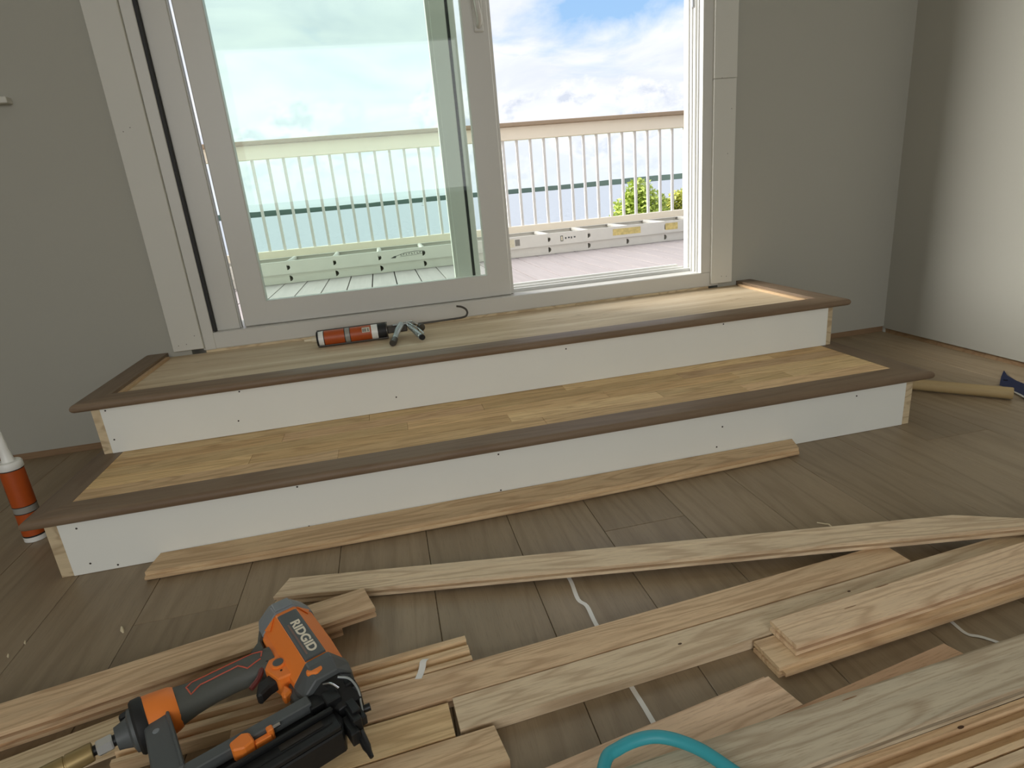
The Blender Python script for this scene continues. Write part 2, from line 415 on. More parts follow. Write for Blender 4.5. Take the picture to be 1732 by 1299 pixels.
# left jamb: lining, plain black strip filling the gap, deep pocket face
dpart('jamb_lining', vinyl, (.0945, .130, -.006, .2, .289, ZD), bevel=.002)
dpart('black_gap_strip', blackm, (.130, .1375, -.001, .02, .349, ZD))
dpart('jamb_pocket', vinyl, (.1375, .212, .022, .050, .345, ZD), bevel=.002)
dpart('jamb_pocket', vinyl, (.1300, .160, .050, .2, .345, ZD))
dpart('jamb_bead', alum_w, (.212, .2150, .030, .050, .345, ZD))
# right jamb: inner face with two dark grooves between white ribs
dpart('jamb_lining', vinyl, (JR, 1.9425, -.006, .010, .345, ZD))
for y0, y1 in ((.010, .034), (.050, .086), (.100, .128)):
    dpart('jamb_rib', alum_w, (JR, 1.935, y0, y1, .345, ZD))
for y0, y1 in ((.020, .024), (.066, .070)):
    dpart('jamb_rib', alum_w, (JR-.005, JR, y0, y1, .345, ZD))
dpart('jamb_groove', vinyl, (JR+.020, 1.94, .030, .105, .345, ZD))
dpart('jamb_back', vinyl, (1.940, 1.98, -.0005, .2, .289, ZD))
dpart('strike_plate', chrome, (JR-.006, JR, .054, .064, 1.26, 1.38), bevel=.002)
dpart('head_jamb', vinyl, (.088, 1.946, -.004, .2, ZD-.05, ZD+.1))
# sliding panel (open, in front of the fixed panel)
sp = empty('sliding_panel'); sp.parent = dr; sp.location = DL; sp['label'] = 'white sliding panel with green tinted glass and pull handle'
boxo('stile', vinyl, (.226, .311, .026, .066, .3465, ZD-.06), sp, .003)
boxo('stile', vinyl, (1.077, 1.163, .026, .066, .3465, ZD-.06), sp, .003)
boxo('bottom_rail', vinyl, (.306, 1.082, .0262, .0658, .3465, .426), sp, .002)
boxo('top_rail', vinyl, (.306, 1.082, .0262, .0658, ZD-.14, ZD-.06), sp, .002)
boxo('glass_pane', glass_slide, (.308, 1.080, .044, .050, .420, ZD-.13), sp)
boxo('edge_strip', vinyl, (1.163, 1.175, .044, .064, .3465, ZD-.06), sp)
bm = BM()
hp = [(1.128, .022, 1.222), (1.128, -.012, 1.235), (1.122, -.026, 1.262), (1.116, -.030, 1.31), (1.116, -.030, 1.36), (1.122, -.026, 1.41), (1.128, -.012, 1.438), (1.128, .022, 1.45)]
tube(bm, smooth_path(hp, 5), .0085, 12)
obj('handle', bm, vinyl, sp, True)
boxo('handle_plate', vinyl, (1.112, 1.146, .020, .0275, 1.205, 1.47), sp, .004)
# fixed panel
fp = empty('fixed_panel'); fp.parent = dr; fp.location = DL; fp['label'] = 'fixed panel with green tinted glass'
boxo('stile', vinyl, (.246, .290, .094, .134, .358, ZD-.06), fp, .003)
boxo('stile', vinyl, (.982, 1.036, .096, .134, .358, ZD-.06), fp, .003)
boxo('stile_seal', blackm, (1.036, 1.046, .100, .128, .358, ZD-.06), fp)
boxo('stile_edge', vinyl, (1.046, 1.066, .096, .134, .358, ZD-.06), fp, .002)
boxo('glass_bead', vinyl, (.972, .982, .100, .128, .40, ZD-.1), fp)
boxo('bottom_rail', vinyl, (.288, .984, .0945, .1335, .358, .398), fp)
boxo('top_rail', vinyl, (.288, .984, .0945, .1335, ZD-.14, ZD-.06), fp)
boxo('glass_pane', glass_fixed, (.286, .976, .112, .118, .394, ZD-.13), fp)

# ================================================================== STEPS
H1, H2, NT_ = .151, .297, .022
D1, D2, R1, R2 = .862, .530, .843, .512
NL1, NR1, NL2, NR2 = -.086, 2.123, -.095, 2.131
IW = .072
st = empty('wooden_steps', (1.02, -.42, 0)); tag(st, 'two wide steps with white risers and stained oak nosing below the sliding door', 'steps')
SL = Vector((-1.02, .42, 0))
def spart(name, bm, mat, bevel=0.0, smooth=False, parent=st):
    o = obj(name, bm, mat, parent, smooth, bevel)
    if parent is st: o.location = SL
    return o
def sbox(name, mat, dims, bevel=0.0):
    bm = BM(); bx(bm, *dims); return spart(name, bm, mat, bevel)
def nose_section(h, t, n=7):
    """(inward distance from the nose tip, z)"""
    r = t/2; p = [(IW, h), (IW, h-t)]
    for k in range(n+1):
        a = -PI/2 - PI*k/n
        p.append((r + r*math.cos(a), h-r + r*math.sin(a)))
    return p
def nosing(h, D, nl, nr, yend):
    sec = nose_section(h, NT_)
    bm = BM(); loft(bm, [[(nl+d, -D+d, z) for d, z in sec], [(nr-d, -D+d, z) for d, z in sec]])
    spart('front_nosing', bm, nosem, smooth=True)
    for s, x in ((1, nl), (-1, nr)):
        bm = BM(); loft(bm, [[(x+s*d, -D+d, z) for d, z in sec], [(x+s*d, yend, z) for d, z in sec]])
        spart('return_nosing', bm, nosey, smooth=True)
nosing(H1, D1, NL1, NR1, -.004)
nosing(H2, D2, NL2, NR2, -.0015)
holem = pmat('nail_hole_dark', srgb(64, 58, 50), .9)
def riser(x0, x1, y, z0, z1, holes):
    bm = BM(); bx(bm, x0, x1, y, y+.018, z0, z1); o = spart('riser', bm, riserm, .0008)
    for (hx, hz) in holes:
        bm = BM(); lathe(bm, [(0, .0022), (.0008, .0022)], (hx, y+.0003, hz), (0, -1, 0), 8); obj('nail_hole', bm, holem, o)
riser(-.029, 2.055, -R1, .0005, H1-NT_, [(.006, .111), (.009, .024), (.459, .121), (.466, .018), (.921, .117), (.918, .022), (1.507, .088), (1.492, .034), (1.9, .11), (.06, .009)])
riser(-.037, 2.066, -R2, H1+.0003, H2-NT_, [(-.024, .268), (-.024, .188), (.281, .189), (.30, .269), (1.702, .268), (.7, .19), (1.2, .26)])
for x0, x1, y, z0, z1 in ((-.054, -.0295, -R1+.003, .0005, H1-NT_), (2.0555, 2.078, -R1+.003, .0005, H1-NT_), (-.058, -.0375, -R2+.003, H1+.0003, H2-NT_), (2.0665, 2.084, -R2+.003, H1+.0003, H2-NT_)):
    sbox('side_board', pine, (x0, x1, y, -.012, z0, z1))
# lower tread: raw oak strips
rs = random.Random(5)
yrow = -D1+IW
tints = [srgb(230, 198, 144), srgb(232, 202, 150), srgb(226, 192, 140), srgb(218, 184, 132), srgb(228, 194, 148)]
row = 0
while yrow < -R2+.018:
    y1 = min(yrow+.0572, -R2+.018)
    xs = NL1+IW; cuts = []
    fixed = {0: [.55, 1.06, 1.62], 1: [.34, .98, 1.40, 1.79], 2: [.72, 1.27, 1.66], 3: [.40, .93, 1.52], 4: [.62, 1.18, 1.85]}[row % 5]
    cuts = [xs] + fixed + [NR1-IW]
    for a, b in zip(cuts, cuts[1:]):
        bm = BM(); bx(bm, 0, b-a-.0006, 0, y1-yrow-.0006, -.019, 0)
        o = spart('tread_strip', bm, oak, .0004)
        o.location = SL + Vector((a, yrow, H1-.0005)); c = rs.choice(tints); o.color = (*c, 1)
    yrow = y1; row += 1
# upper tread: bare plywood, waiting for its strips
SUB = .281
sbox('subfloor_panel', plym, (NL2+IW+.001, NR2-IW-.001, -D2+IW+.001, -.0015, SUB-.018, SUB))
for x in (NL2+IW+.0005, NR2-IW-.011):
    sbox('groove_lip', wood('pale_lip_%d' % int(x*100), srgb(206, 176, 138), dark=.75, ring=.3, rings=4, axis='Y'), (x, x+.0105, -D2+IW+.002, -.03, SUB, SUB+.008))
for x0, x1, y0, y1, z0, z1 in ((-.029, 2.055, -R1+.02, -R2+.018, .0005, H1-.02), (-.035, 2.064, -R2+.02, -.01, .0005, SUB-.019)):
    sbox('framing', pine, (x0, x1, y0, y1, z0, z1))

# ================================================================== OUTSIDE
ZK = .24
dk = empty('deck_floor', (1.5, 1.4, ZK)); tag(dk, 'pale pinkish composite deck boards outside the door', kind='structure')
me = None
for i in range(-11, 31):
    x = .041+.1468*i
    if me is None:
        bm = BM(); bx(bm, .0038, .1430, 0, 2.60, -.025, 0); bmesh.ops.recalc_face_normals(bm, faces=bm.faces)
        me = bpy.data.meshes.new('deck_board'); bm.to_mesh(me); bm.free(); me.materials.append(deckm)
    share('deck_board', me, dk, (x-1.5, .222-1.4, 0))
o = boxo('deck_frame', pmat('deck_joist', srgb(50, 42, 36), .9), (-1.57, 4.44, .222, 2.82, ZK-.25, ZK-.027), dk); o.location = (-1.5, -1.4, -ZK)

rl = empty('deck_railing', (1.5, 2.7, ZK)); tag(rl, 'cream deck railing with slim white balusters overlooking the lake', 'railing')
RLO = Vector((-1.5, -2.7, -ZK))
def rpart(name, mat, dims, bevel=0.0):
    o = boxo(name, mat, dims, rl, bevel); o.location = RLO; return o
rpart('cap_rail', pmat('tan_cap', srgb(164, 142, 118), .55, var=.05), (-1.6, 4.5, 2.62, 2.78, 1.165, 1.192), .004)
rpart('top_rail', railm, (-1.6, 4.5, 2.665, 2.735, 1.072, 1.165), .003)
rpart('bottom_rail', railm, (-1.6, 4.5, 2.668, 2.732, .345, .434), .003)
bmesh_b = BM(); bx(bmesh_b, -.0095, .0095, -.0095, .0095, 0, .638); bmesh.ops.recalc_face_normals(bmesh_b, faces=bmesh_b.faces)
mb = bpy.data.meshes.new('baluster'); bmesh_b.to_mesh(mb); bmesh_b.free(); mb.materials.append(balm)
for i in range(-13, 42): share('baluster', mb, rl, Vector((-.097+.10765*i, 2.70, .434)) + RLO)
for x in (-1.6, 4.5): rpart('post', railm, (x-.05, x+.05, 2.65, 2.75, ZK, 1.23), .004)
for i in range(5): rpart('foot_block', railm, (-.9+i*1.25, -.84+i*1.25, 2.68, 2.72, ZK, .345))

# extension ladder lying flat on the deck
ld = empty('extension_ladder', (1.4, 2.4, ZK)); tag(ld, 'aluminium extension ladder lying flat on the deck along the railing', 'ladder')
LO = Vector((-1.4, -2.4, -ZK))
def lpart(name, bm, mat, bevel=0.0, smooth=False, parent=ld):
    o = obj(name, bm, mat, parent, smooth, bevel)
    if parent is ld: o.location = LO
    return o
def channel(y, s, z0, z1, xa, xb):
    w = .026; t_ = .004
    sec = [(y, z0), (y+s*w, z0), (y+s*w, z0+t_), (y+s*t_, z0+t_), (y+s*t_, z1-t_), (y+s*w, z1-t_), (y+s*w, z1), (y, z1)]
    bm = BM(); prism(bm, sec, xa, xb, 'x'); return bm
LY0, LY1 = 2.185, 2.60
rails = []
for z0, z1, ya, yb, nm in ((ZK+.001, ZK+.063, LY0+.016, LY1-.016, 'base_rail'), (ZK+.064, ZK+.148, LY0, LY1, 'fly_rail')):
    rails.append(lpart(nm, channel(ya, 1, z0, z1, -1.2, 4.2), alum)); lpart(nm, channel(yb, -1, z0, z1, -1.2, 4.2), alum)
bm = BM(); lathe(bm, [(0, .017), (LY1-LY0-.012, .017)], (0, LY0+.006, 0), (0, 1, 0), 10)
for f in bm.faces: f.smooth = len(f.verts) == 4
mr = bpy.data.meshes.new('rung'); bm.to_mesh(mr); bm.free(); mr.materials.append(alum)
bm = BM(); lathe(bm, [(0, .017), (LY1-LY0-.044, .017)], (0, LY0+.022, 0), (0, 1, 0), 10)
bmesh.ops.delete(bm, geom=[f for f in bm.faces if len(f.verts) > 4], context='FACES_ONLY')      # hollow, open-ended rung
mr2 = bpy.data.meshes.new('rung'); bm.to_mesh(mr2); bm.free(); mr2.materials.append(alum)
bm = BM()
dsh = [(-.010, .019)] + [(-.010+.021*math.sin(PI*k/8), .019*math.cos(PI*k/8)) for k in range(1, 8)] + [(-.010, -.019)]
bm.free(); bm = BM()
outer = [bm.verts.new((x, y, z)) for y in (.004, .30) for x, z in dsh]; nd = len(dsh)
for k in range(nd): bm.faces.new((outer[k], outer[(k+1) % nd], outer[nd+(k+1) % nd], outer[nd+k]))
mp = bpy.data.meshes.new('rung_sleeve'); bm.to_mesh(mp); bm.free(); mp.materials.append(alum)
RX = [.083+.3045*i for i in range(-4, 13) if -1.15 < .083+.3045*i < 4.15]
def cut(o, cutters):
    """cut real holes: cutters is a list of (outline, low, high, axis) prisms in the mesh's own space"""
    bm = BM()
    for poly, lo, hi, ax in cutters: prism(bm, poly, lo, hi, ax)
    bmesh.ops.recalc_face_normals(bm, faces=bm.faces)
    cm = bpy.data.meshes.new('hole_cutter'); bm.to_mesh(cm); bm.free(); co = bpy.data.objects.new('hole_cutter', cm); COL.objects.link(co)
    tmp = bpy.data.objects.new('cut_target', o.data); COL.objects.link(tmp)
    md = tmp.modifiers.new('cut', 'BOOLEAN'); md.operation = 'DIFFERENCE'; md.object = co; md.solver = 'EXACT'
    bpy.context.view_layer.update()
    me = bpy.data.meshes.new_from_object(tmp.evaluated_get(bpy.context.evaluated_depsgraph_get()))
    bpy.data.objects.remove(tmp); bpy.data.objects.remove(co); o.data = me
cut(rails[0], [([(x+.004+a, ZK+.032+b) for a, b in dsh], LY0+.010, LY0+.0215, 'y') for x in RX])
cut(rails[1], [([(x+a, ZK+.108+b) for a, b in dsh], LY0-.005, LY0+.0055, 'y') for x in RX])
for i in range(-4, 13):
    x = .083+.3045*i
    if not -1.15 < x < 4.15: continue
    share('rung', mr, ld, Vector((x, 0, ZK+.134))+LO); share('rung', mr2, ld, Vector((x+.006, 0, ZK+.034))+LO)
    share('rung_sleeve', mp, ld, Vector((x, LY0, ZK+.108))+LO); share('rung_sleeve', mp, ld, Vector((x+.004, LY0+.016, ZK+.032))+LO)
def lplate(name, mat, xa, xb, z0, z1, y=LY0):
    bm = BM(); bx(bm, xa, xb, y-.0006, y+.0004, z0, z1); return lpart(name, bm, mat)
lplate('worn_label', yellowl, 2.40, 2.62, ZK+.085, ZK+.132)
lplate('worn_label', yellowl, 2.82, 2.92, ZK+.085, ZK+.134)
lplate('label', greyl, 1.655, 1.69, ZK+.085, ZK+.130)
lplate('label', pmat('cream_label', srgb(214, 206, 180), .6, var=.2, vscale=70), 1.57, 1.65, ZK+.078, ZK+.134)
# little printed arrow panel and the lozenge maker's mark (its letters too small to read)
for a, b in ((1.995, 2.015),): lplate('print_mark', darkp, a, b, ZK+.085, ZK+.125)
lplate('print_mark', pmat('cream_label', (1,1,1)), 1.999, 2.011, ZK+.09, ZK+.12, LY0-.0003)
for k in range(4): lplate('print_mark', darkp, 2.03+k*.022, 2.040+k*.022+.004*(k % 2), ZK+.098+.004*(k % 2), ZK+.112)
bm = BM()
lz = [(.775, .098), (.80, .104), (.86, .121), (.95, .127), (1.00, .122), (1.005, .112)]
tube(bm, [(x, LY0-.0006, ZK+z) for x, z in lz], .0016, 6); tube(bm, [(.83, LY0-.0006, ZK+.099), (.93, LY0-.0006, ZK+.102), (1.0, LY0-.0006, ZK+.108)], .0010, 6)
lpart('maker_mark', bm, darkp)
bm = BM(); prism(bm, [(.765, ZK+.094), (.80, ZK+.092), (.806, ZK+.108), (.79, ZK+.106)], LY0-.0007, LY0, 'y'); lpart('maker_mark', bm, darkp)
for k in range(8):
    x = .835+k*.019
    bm = BM(); bx(bm, x, x+.004, LY0-.0007, LY0, ZK+.105+k*.0006, ZK+.116+k*.0006); bx(bm, x+.0042, x+.013-(k % 3)*.003, LY0-.0007, LY0, ZK+.105+k*.0006+(k % 2)*.008, ZK+.108+k*.0006+(k % 2)*.008); lpart('maker_mark', bm, darkp)

# bluff, lake, far shore
ground = boxo('bluff_ground', grassm, (-40, 60, .2, 26, -6.2, -5.0)); tag(ground, 'grassy bluff below the deck', kind='structure')
bm = BM()
NX = 24
bmesh.ops.create_grid(bm, x_segments=4, y_segments=4, size=1)
for v in bm.verts: v.co.x *= 4200; v.co.y = 26 + (v.co.y+1)*.5*1700; v.co.z = -9.0
lk = obj('lake', bm, waterm); tag(lk, 'wide pale blue lake beyond the railing', kind='structure')
bm = BM(); top = []; bot = []; rh = random.Random(3)
n = 220
for i in range(n+1):
    a = math.radians(-60 + 120*i/n); d = 1640
    h = 11.5 + 4.6*mnoise.noise(Vector((i*.05, 1.7, 0))) + 1.6*mnoise.noise(Vector((i*.4, 4.1, 0)))+ 2.2*(1-i/n)
    p = Vector((math.sin(a)*d, math.cos(a)*d, 0))
    top.append((p.x, p.y, -9+h)); bot.append((p.x, p.y, -10))
rows = [[bm.verts.new(p) for p in bot], [bm.verts.new(p) for p in top], [bm.verts.new((p[0]*1.1, p[1]*1.1, p[2]+.6)) for p in top], [bm.verts.new((p[0]*1.1, p[1]*1.1, -10)) for p in bot]]
for a, b in zip(rows, rows[1:]):
    for i in range(n): bm.faces.new((a[i], a[i+1], b[i+1], b[i]))
hl = obj('far_shore', bm, hillm, smooth=True); tag(hl, 'low wooded far shore across the lake', kind='structure')

def leaf_cloud(bm, blobs, count, size, seed):
    r = random.Random(seed)
    tot = sum(b[3]**2 for b in blobs)
    for (cx, cy, cz, rad, sq) in blobs:
        for _ in range(int(count*rad**2/tot)):
            d = Vector((r.gauss(0, 1), r.gauss(0, 1), r.gauss(0, 1))).normalized()*rad*(r.random()**.4)
            p = Vector((cx, cy, cz)) + Vector((d.x, d.y, d.z*sq))
            a = Vector((r.gauss(0, 1), r.gauss(0, 1), r.gauss(0, 1))).normalized(); b = a.orthogonal().normalized()
            s = size*r.uniform(.6, 1.3)
            vs = [bm.verts.new(p + a*s), bm.verts.new(p + b*s*.45), bm.verts.new(p - a*s), bm.verts.new(p - b*s*.45)]
            bm.faces.new(vs)
def tree(name, label, cat, base, blobs, count, size, mat, seed, trunk):
    e = empty(name, base); tag(e, label, cat)
    bm = BM(); leaf_cloud(bm, [(b[0]-base[0], b[1]-base[1], b[2]-base[2], b[3], b[4]) for b in blobs], count, size, seed)
    o = obj('foliage', bm, mat, e); o['kind'] = 'stuff'
    bm = BM()
    tube(bm, [(0, 0, 0), (.03, .02, trunk*.5), (0, 0, trunk)], [.13, .10, .04], 8)
    for b in blobs[:5]:
        tube(bm, [(0, 0, trunk*.6), ((b[0]-base[0])*.6, (b[1]-base[1])*.6, (b[2]-base[2])*.8), (b[0]-base[0], b[1]-base[1], b[2]-base[2])], [.05, .03, .012], 6)
    obj('trunk', bm, barkm, e, True)
tree('leafy_tree', 'light green leafy tree rising behind the deck railing', 'tree', (6.0, 10.0, -5.0),
     [(6.02, 10, .42, .30, 1.1), (6.02, 10, .2, .34, 1.1), (5.86, 10.1, .02, .42, 1), (6.2, 9.9, .08, .40, 1), (5.72, 10, -.45, .5, 1), (6.35, 10.1, -.45, .5, 1), (6.0, 10, -.8, .8, 1), (5.35, 10, -.62, .28, 1), (5.7, 10.0, -1.6, .8, 1)], 13000, .06, leafm1, 2, 4.6)
tree('yellow_shrub', 'yellow-green shrub beside the leafy tree beyond the railing', 'shrub', (8.27, 12.48, -5.0),
     [(7.79, 12.48, -0.07, 0.29, 1), (8.15, 12.48, 0.04, 0.31, 1), (8.52, 12.48, 0.16, 0.34, 1), (7.76, 12.48, -0.54, 0.41, 1), (8.27, 12.48, -0.49, 0.51, 1), (8.89, 12.48, -0.21, 0.51, 1), (8.49, 12.48, -1.45, 0.79, 1)], 8000, .06, leafm2, 4, 4.4)
sb = empty('sailboat', (61.8, 840, -9)); tag(sb, 'tiny white sailboat far out on the lake', 'boat')
bm = BM(); loft(bm, [[(-3.2, 0, .3), (-3.2, 0, .9), (-3.0, .1, .9)], [(0, -.9, 0), (0, -.9, 1), (0, .9, 1)], [(3.4, 0, .5), (3.4, 0, 1.0), (3.3, .1, 1.0)]]); obj('hull', bm, balm, sb)
bm = BM(); prism(bm, [(-2.6, 1.6), (.1, 1.6), (.1, 9)], -.04, .04, 'y'); obj('sail', bm, tubew, sb)
bm = BM(); tube(bm, [(.2, 0, .8), (.2, 0, 9.4)], .08, 6); obj('mast', bm, greyl, sb)

# ================================================================== LOOSE FLOORING
T = .019
def section(w, near, far, flip, t=T):
    """(y, z) outline; near edge at y = 0, top at z = 0"""
    g, a, b = .0075, -.0068, -.0126
    p = [(0, 0), (w, 0)]
    if far == 'tongue': p += [(w, a), (w+g, a), (w+g, b), (w, b)]
    elif far == 'groove': p += [(w, a), (w-g, a), (w-g, b), (w, b)]
    p += [(w-.0006, -t)]
    gd = .0090 if flip else .0035
    for c in (.70, .27): p += [(w*c+.0065, -t), (w*c+.0055, -t+gd), (w*c-.0055, -t+gd), (w*c-.0065, -t)]
    p += [(.0006, -t)]
    if near == 'tongue': p += [(0, b), (-g, b), (-g, a), (0, a)]
    elif near == 'groove': p += [(0, b), (g, b), (g, a), (0, a)]
    if flip: p = [(y, -t-z) for y, z in reversed(p)]
    return p
def board(A, B, label, tint, w=.0572, near='tongue', far='groove', flip=False, group=None, endL=None, endR=None, skewL=0., skewR=0.):
    """A, B: left and right ends of the near top edge (world); skew shifts the far corner of an end along the board"""
    A = Vector(A); B = Vector(B); X = (B-A); L = X.length; X.normalize()
    Yv = Vector((0, 0, 1)).cross(X).normalized(); Zv = X.cross(Yv)
    mw = Matrix((X, Yv, Zv)).transposed().to_4x4(); mw.translation = A - Zv*T
    bm = BM(); sec = section(w, near, far, flip)
    e0 = .006 if endL == 'groove' else 0; e1 = .006 if endR == 'groove' else 0
    jig = random.Random(int(abs(A.x*1000)))
    loft(bm, [[(e0+skewL*y/w, y, z+T) for y, z in sec], [(L-e1+skewR*y/w, y, z+T) for y, z in sec]])
    for e, xa, xb in ((endL, 0, e0), (endR, L-e1, L)):
        if e == 'groove':
            sk = skewL if xa == 0 else skewR
            for za, zb in ((.0118, T), (0, .0068)):
                loft(bm, [[(xa, 0, za), (xa+sk, w, za), (xb+sk, w, za), (xb, 0, za)], [(xa, 0, zb), (xa+sk, w, zb), (xb+sk, w, zb), (xb, 0, zb)]])
        elif e == 'tongue':
            xx = (-.006, 0) if xa == 0 else (L, L+.006)
            bx(bm, xx[0], xx[1], .001, w-.001, .0068, .0118)
    o = obj('oak_board', bm, oak); o.matrix_world = mw; o.color = (*tint, 1)
    tag(o, label, 'board', group); return o
def P(px, py, z): return at(px, py, 'z', z)
E0 = .0006                     # everything rests a hair above the planks
PALE, TAN, PINK, GREY, RED, GOLD = srgb(232, 210, 176), srgb(224, 195, 156), srgb(222, 192, 154), srgb(208, 194, 168), srgb(222, 182, 146), srgb(224, 194, 146)
# strip with a rounded edge pushed against the lower riser (slightly bowed)
bm = BM(); rings = []
A0, A1 = .140, 1.690
for k in range(13):
    s = k/12; x = A0+(A1-A0)*s
    y0 = -.918 - .018*math.sin(PI*s) + .016*s; y1 = -.8455
    sk = lambda y: (.0 if 0 < k < 12 else (.010 if k == 0 else -.0)*((y-y0)/(y1-y0)))
    r = .006
    sec = [(y1, T), (y1, .0)] + [(y0+.004, .0), (y0-.003, .003), (y0-.004, .007), (y0-.001, .0105), (y0+.003, .0115), (y0+.003, T)]
    rings.append([(x+sk(y)-(.02*s*((y1-y)/(y1-y0)-1) if k == 12 else 0), y, z) for y, z in sec])
loft(bm, [[(p[0]-.9, p[1]+.9, p[2]) for p in r] for r in rings])
o = obj('nosing_strip', bm, oak); o.location = (.9, -.9, E0); o.color = (*srgb(214, 186, 146), 1)
tag(o, 'oak nosing strip with rounded edge lying against the lower white riser', 'board')
# B: long board crossing the floor
Bl = P(462, 1010, T+E0); Br = P(1732, 890, .0437)
d = (Br-Bl).normalized()
board(Bl, Br+d*.10, 'long pale oak board lying alone across the open floor, one end cut at a slant', PALE, near='groove', far='tongue', skewL=.012, skewR=-.19)
def knot(o, px, py, z, a=.0035, b=.0018, mat=None):
    p = o.matrix_world.inverted() @ P(px, py, z)
    bm = BM(); loft(bm, [[(p.x+a*math.cos(k*PI/5), p.y+b*math.sin(k*PI/5), T-.0004) for k in range(10)], [(p.x+a*math.cos(k*PI/5), p.y+b*math.sin(k*PI/5), T+.0002) for k in range(10)]])
    obj('knot', bm, mat or pmat('dark_knot', srgb(84, 60, 42), .8, var=.3, vscale=300), o)
# C and D side by side
C0 = P(560, 1222, T+E0); C1 = P(1541, 949, T+E0)
board((.42, -1.4560, T+E0), C1 + Vector((0, .0015, 0)), 'oak board with swirling cathedral grain, edge to edge with a plain board', PINK, near='groove', far='plain')
bD = board((.732, -1.4938, T+E0), (1.98, -1.4062, T+E0), 'pale straight-grained oak board with a small dark knot, beside the swirl-grained board', PALE, near='plain', far='groove', endL='groove')
knot(bD, 1150, 1089, T+E0)
# E: two stacked boards
board((1.197, -1.5235, T+E0), (1.95, -1.4690, T+E0), 'oak board forming the lower layer of the two-board stack', TAN, near='tongue', far='groove', endL='groove')
bE = board((1.233, -1.5115, 2*T+.0015), (1.98, -1.4545, 2*T+.0015), 'pale oak board with dark flecks on top of the two-board stack', srgb(232, 205, 170), near='groove', far='tongue', endL='groove')
fleck = pmat('brown_fleck', srgb(146, 112, 80), .8)
knot(bE, 1436, 1000, 2*T+.0015, .003, .0016); knot(bE, 1492, 991, 2*T+.0015, .014, .0010, fleck); knot(bE, 1438, 1027, 2*T+.0015, .012, .0008, fleck)
# F: two stacked boards running under the nail gun's cap
board((-.26, -1.384, T+E0), (.56, -1.224, T+E0), 'dark-edged oak board under the board with broad arched grain', TAN, near='groove', far='tongue')
board((-.26, -1.3955, 2*T+.0015), (.620, -1.2185, 2*T+.0015), 'oak board with broad arched grain that the nail gun head rests on', PINK, w=.068, near='groove', far='tongue', skewR=-.008)
# G: board left of the nail gun, ribbed upside-down board beside it
board((-.18, -1.4930, T+E0), (.262, -1.3735, T+E0), 'plain oak board beneath the brass air fitting', srgb(230, 208, 170), near='tongue', far='groove')
board((.262, -1.4110, T+E0), (.768, -1.3695, T+E0), 'oak board turned face down showing its grooved back, passing under the nail gun', srgb(222, 194, 154), near='plain', far='groove', flip=True)
board((.06, -1.545, T+E0), (.392, -1.492, T+E0), 'short oak board end below the nail gun magazine', GREY, near='tongue', far='groove')
board((.405, -1.5215, T+E0), (.7245, -1.4995, T+E0), 'short oak board ending in a square cut beside the pale knotted board', GOLD, near='plain', far='groove')
board((.30, -1.5905, T+E0), (.788, -1.5565, T+E0), 'oak offcut with a rough-sawn end in front of the square-cut board', TAN, near='plain', far='groove', skewR=-.006)
board((.30, -1.651, T+E0), (.742, -1.6190, T+E0), 'oak offcut mostly out of view below the rough-sawn one', PALE, near='tongue', far='groove')
# J, K, L, M: pile at the right
board((.78, -1.6477, T+E0), (1.187, -1.5885, T+E0), 'oak board with purple-brown mineral streaks in front of the stack', srgb(228, 198, 166), near='plain', far='tongue', skewR=-.006)
board((1.10, -1.6590, T+E0), (1.468, -1.6080, T+E0), 'reddish oak board mostly covered by the wide grey board', RED, near='groove', far='plain', skewR=-.012)
bL = board((.62, -1.7090, 2*T+.0015), (1.86, -1.6375, 2*T+.0015), 'greyish oak board lying on top of the reddish one', GREY, w=.066, near='groove', far='tongue')
knot(bL, 1437, 1181, 2*T+.0015, .012, .0008, fleck)
bM_ = board((.90, -1.7425, T+E0), (1.86, -1.6900, T+E0), 'knotted oak board turned face down beside the greyish board', TAN, w=.052, near='plain', far='groove', flip=True)
knot(bM_, 1625, 1230, T+E0, .005, .0020)
board((.95, -1.7990, T+E0), (1.86, -1.7490, T+E0), 'oak board turned face down at the outer edge of the pile', PALE, near='tongue', far='groove', flip=True)

# knots (part of the boards' look) are left to the grain; straps and scraps
def ribbon(name, pts, w, label, cat, mat, th=.0007):
    pts = smooth_path(pts, 5); bm = BM(); rings = []
    for i, p in enumerate(pts):
        d = (pts[min(i+1, len(pts)-1)]-pts[max(i-1, 0)]); d.z = 0; d.normalize(); nrm = Vector((-d.y, d.x, 0))*w/2
        rings.append([p+nrm, p-nrm, p-nrm+Vector((0, 0, th)), p+nrm+Vector((0, 0, th))])
    c = Vector((pts[0].x, pts[0].y, 0))
    loft(bm, [[q-c for q in r] for r in rings]); o = obj(name, bm, mat, loc=c); return tag(o, label, cat)
ribbon('plastic_strap', [(.976, -1.17, .0001), (.979, -1.209, .0003), (.9755, -1.262, .0004), (.9845, -1.285, .0004), (.984, -1.332, .0003), (.988, -1.42, .0001), (.988, -1.473, .0002), (.9905, -1.51, .0003), (.992, -1.541, .0002), (.995, -1.60, .0001)], .0075, 'white plastic strapping band running under the boards', 'strap', strapm, .0005)
ribbon('plastic_strap', [(1.521, -1.45, .0001), (1.519, -1.497, .0003), (1.516, -1.530, .0006), (1.530, -1.543, .0008), (1.546, -1.566, .0004), (1.555, -1.60, .0001)], .006, 'short piece of white strapping between the stack and the greyish board', 'strap', strapm, .0005)
bm = BM(); pts = [Vector(p) for p in ((-.004, -.02, .002), (.0, -.010, .0015), (.004, 0, .004), (.006, .008, .0065), (.010, .013, .006))]
rings = [[p+Vector((.005, -.001, 0)), p-Vector((.005, -.001, 0)), p-Vector((.005, -.001, -.0006)), p+Vector((.005, -.001, .0006))] for p in smooth_path(pts, 4)]
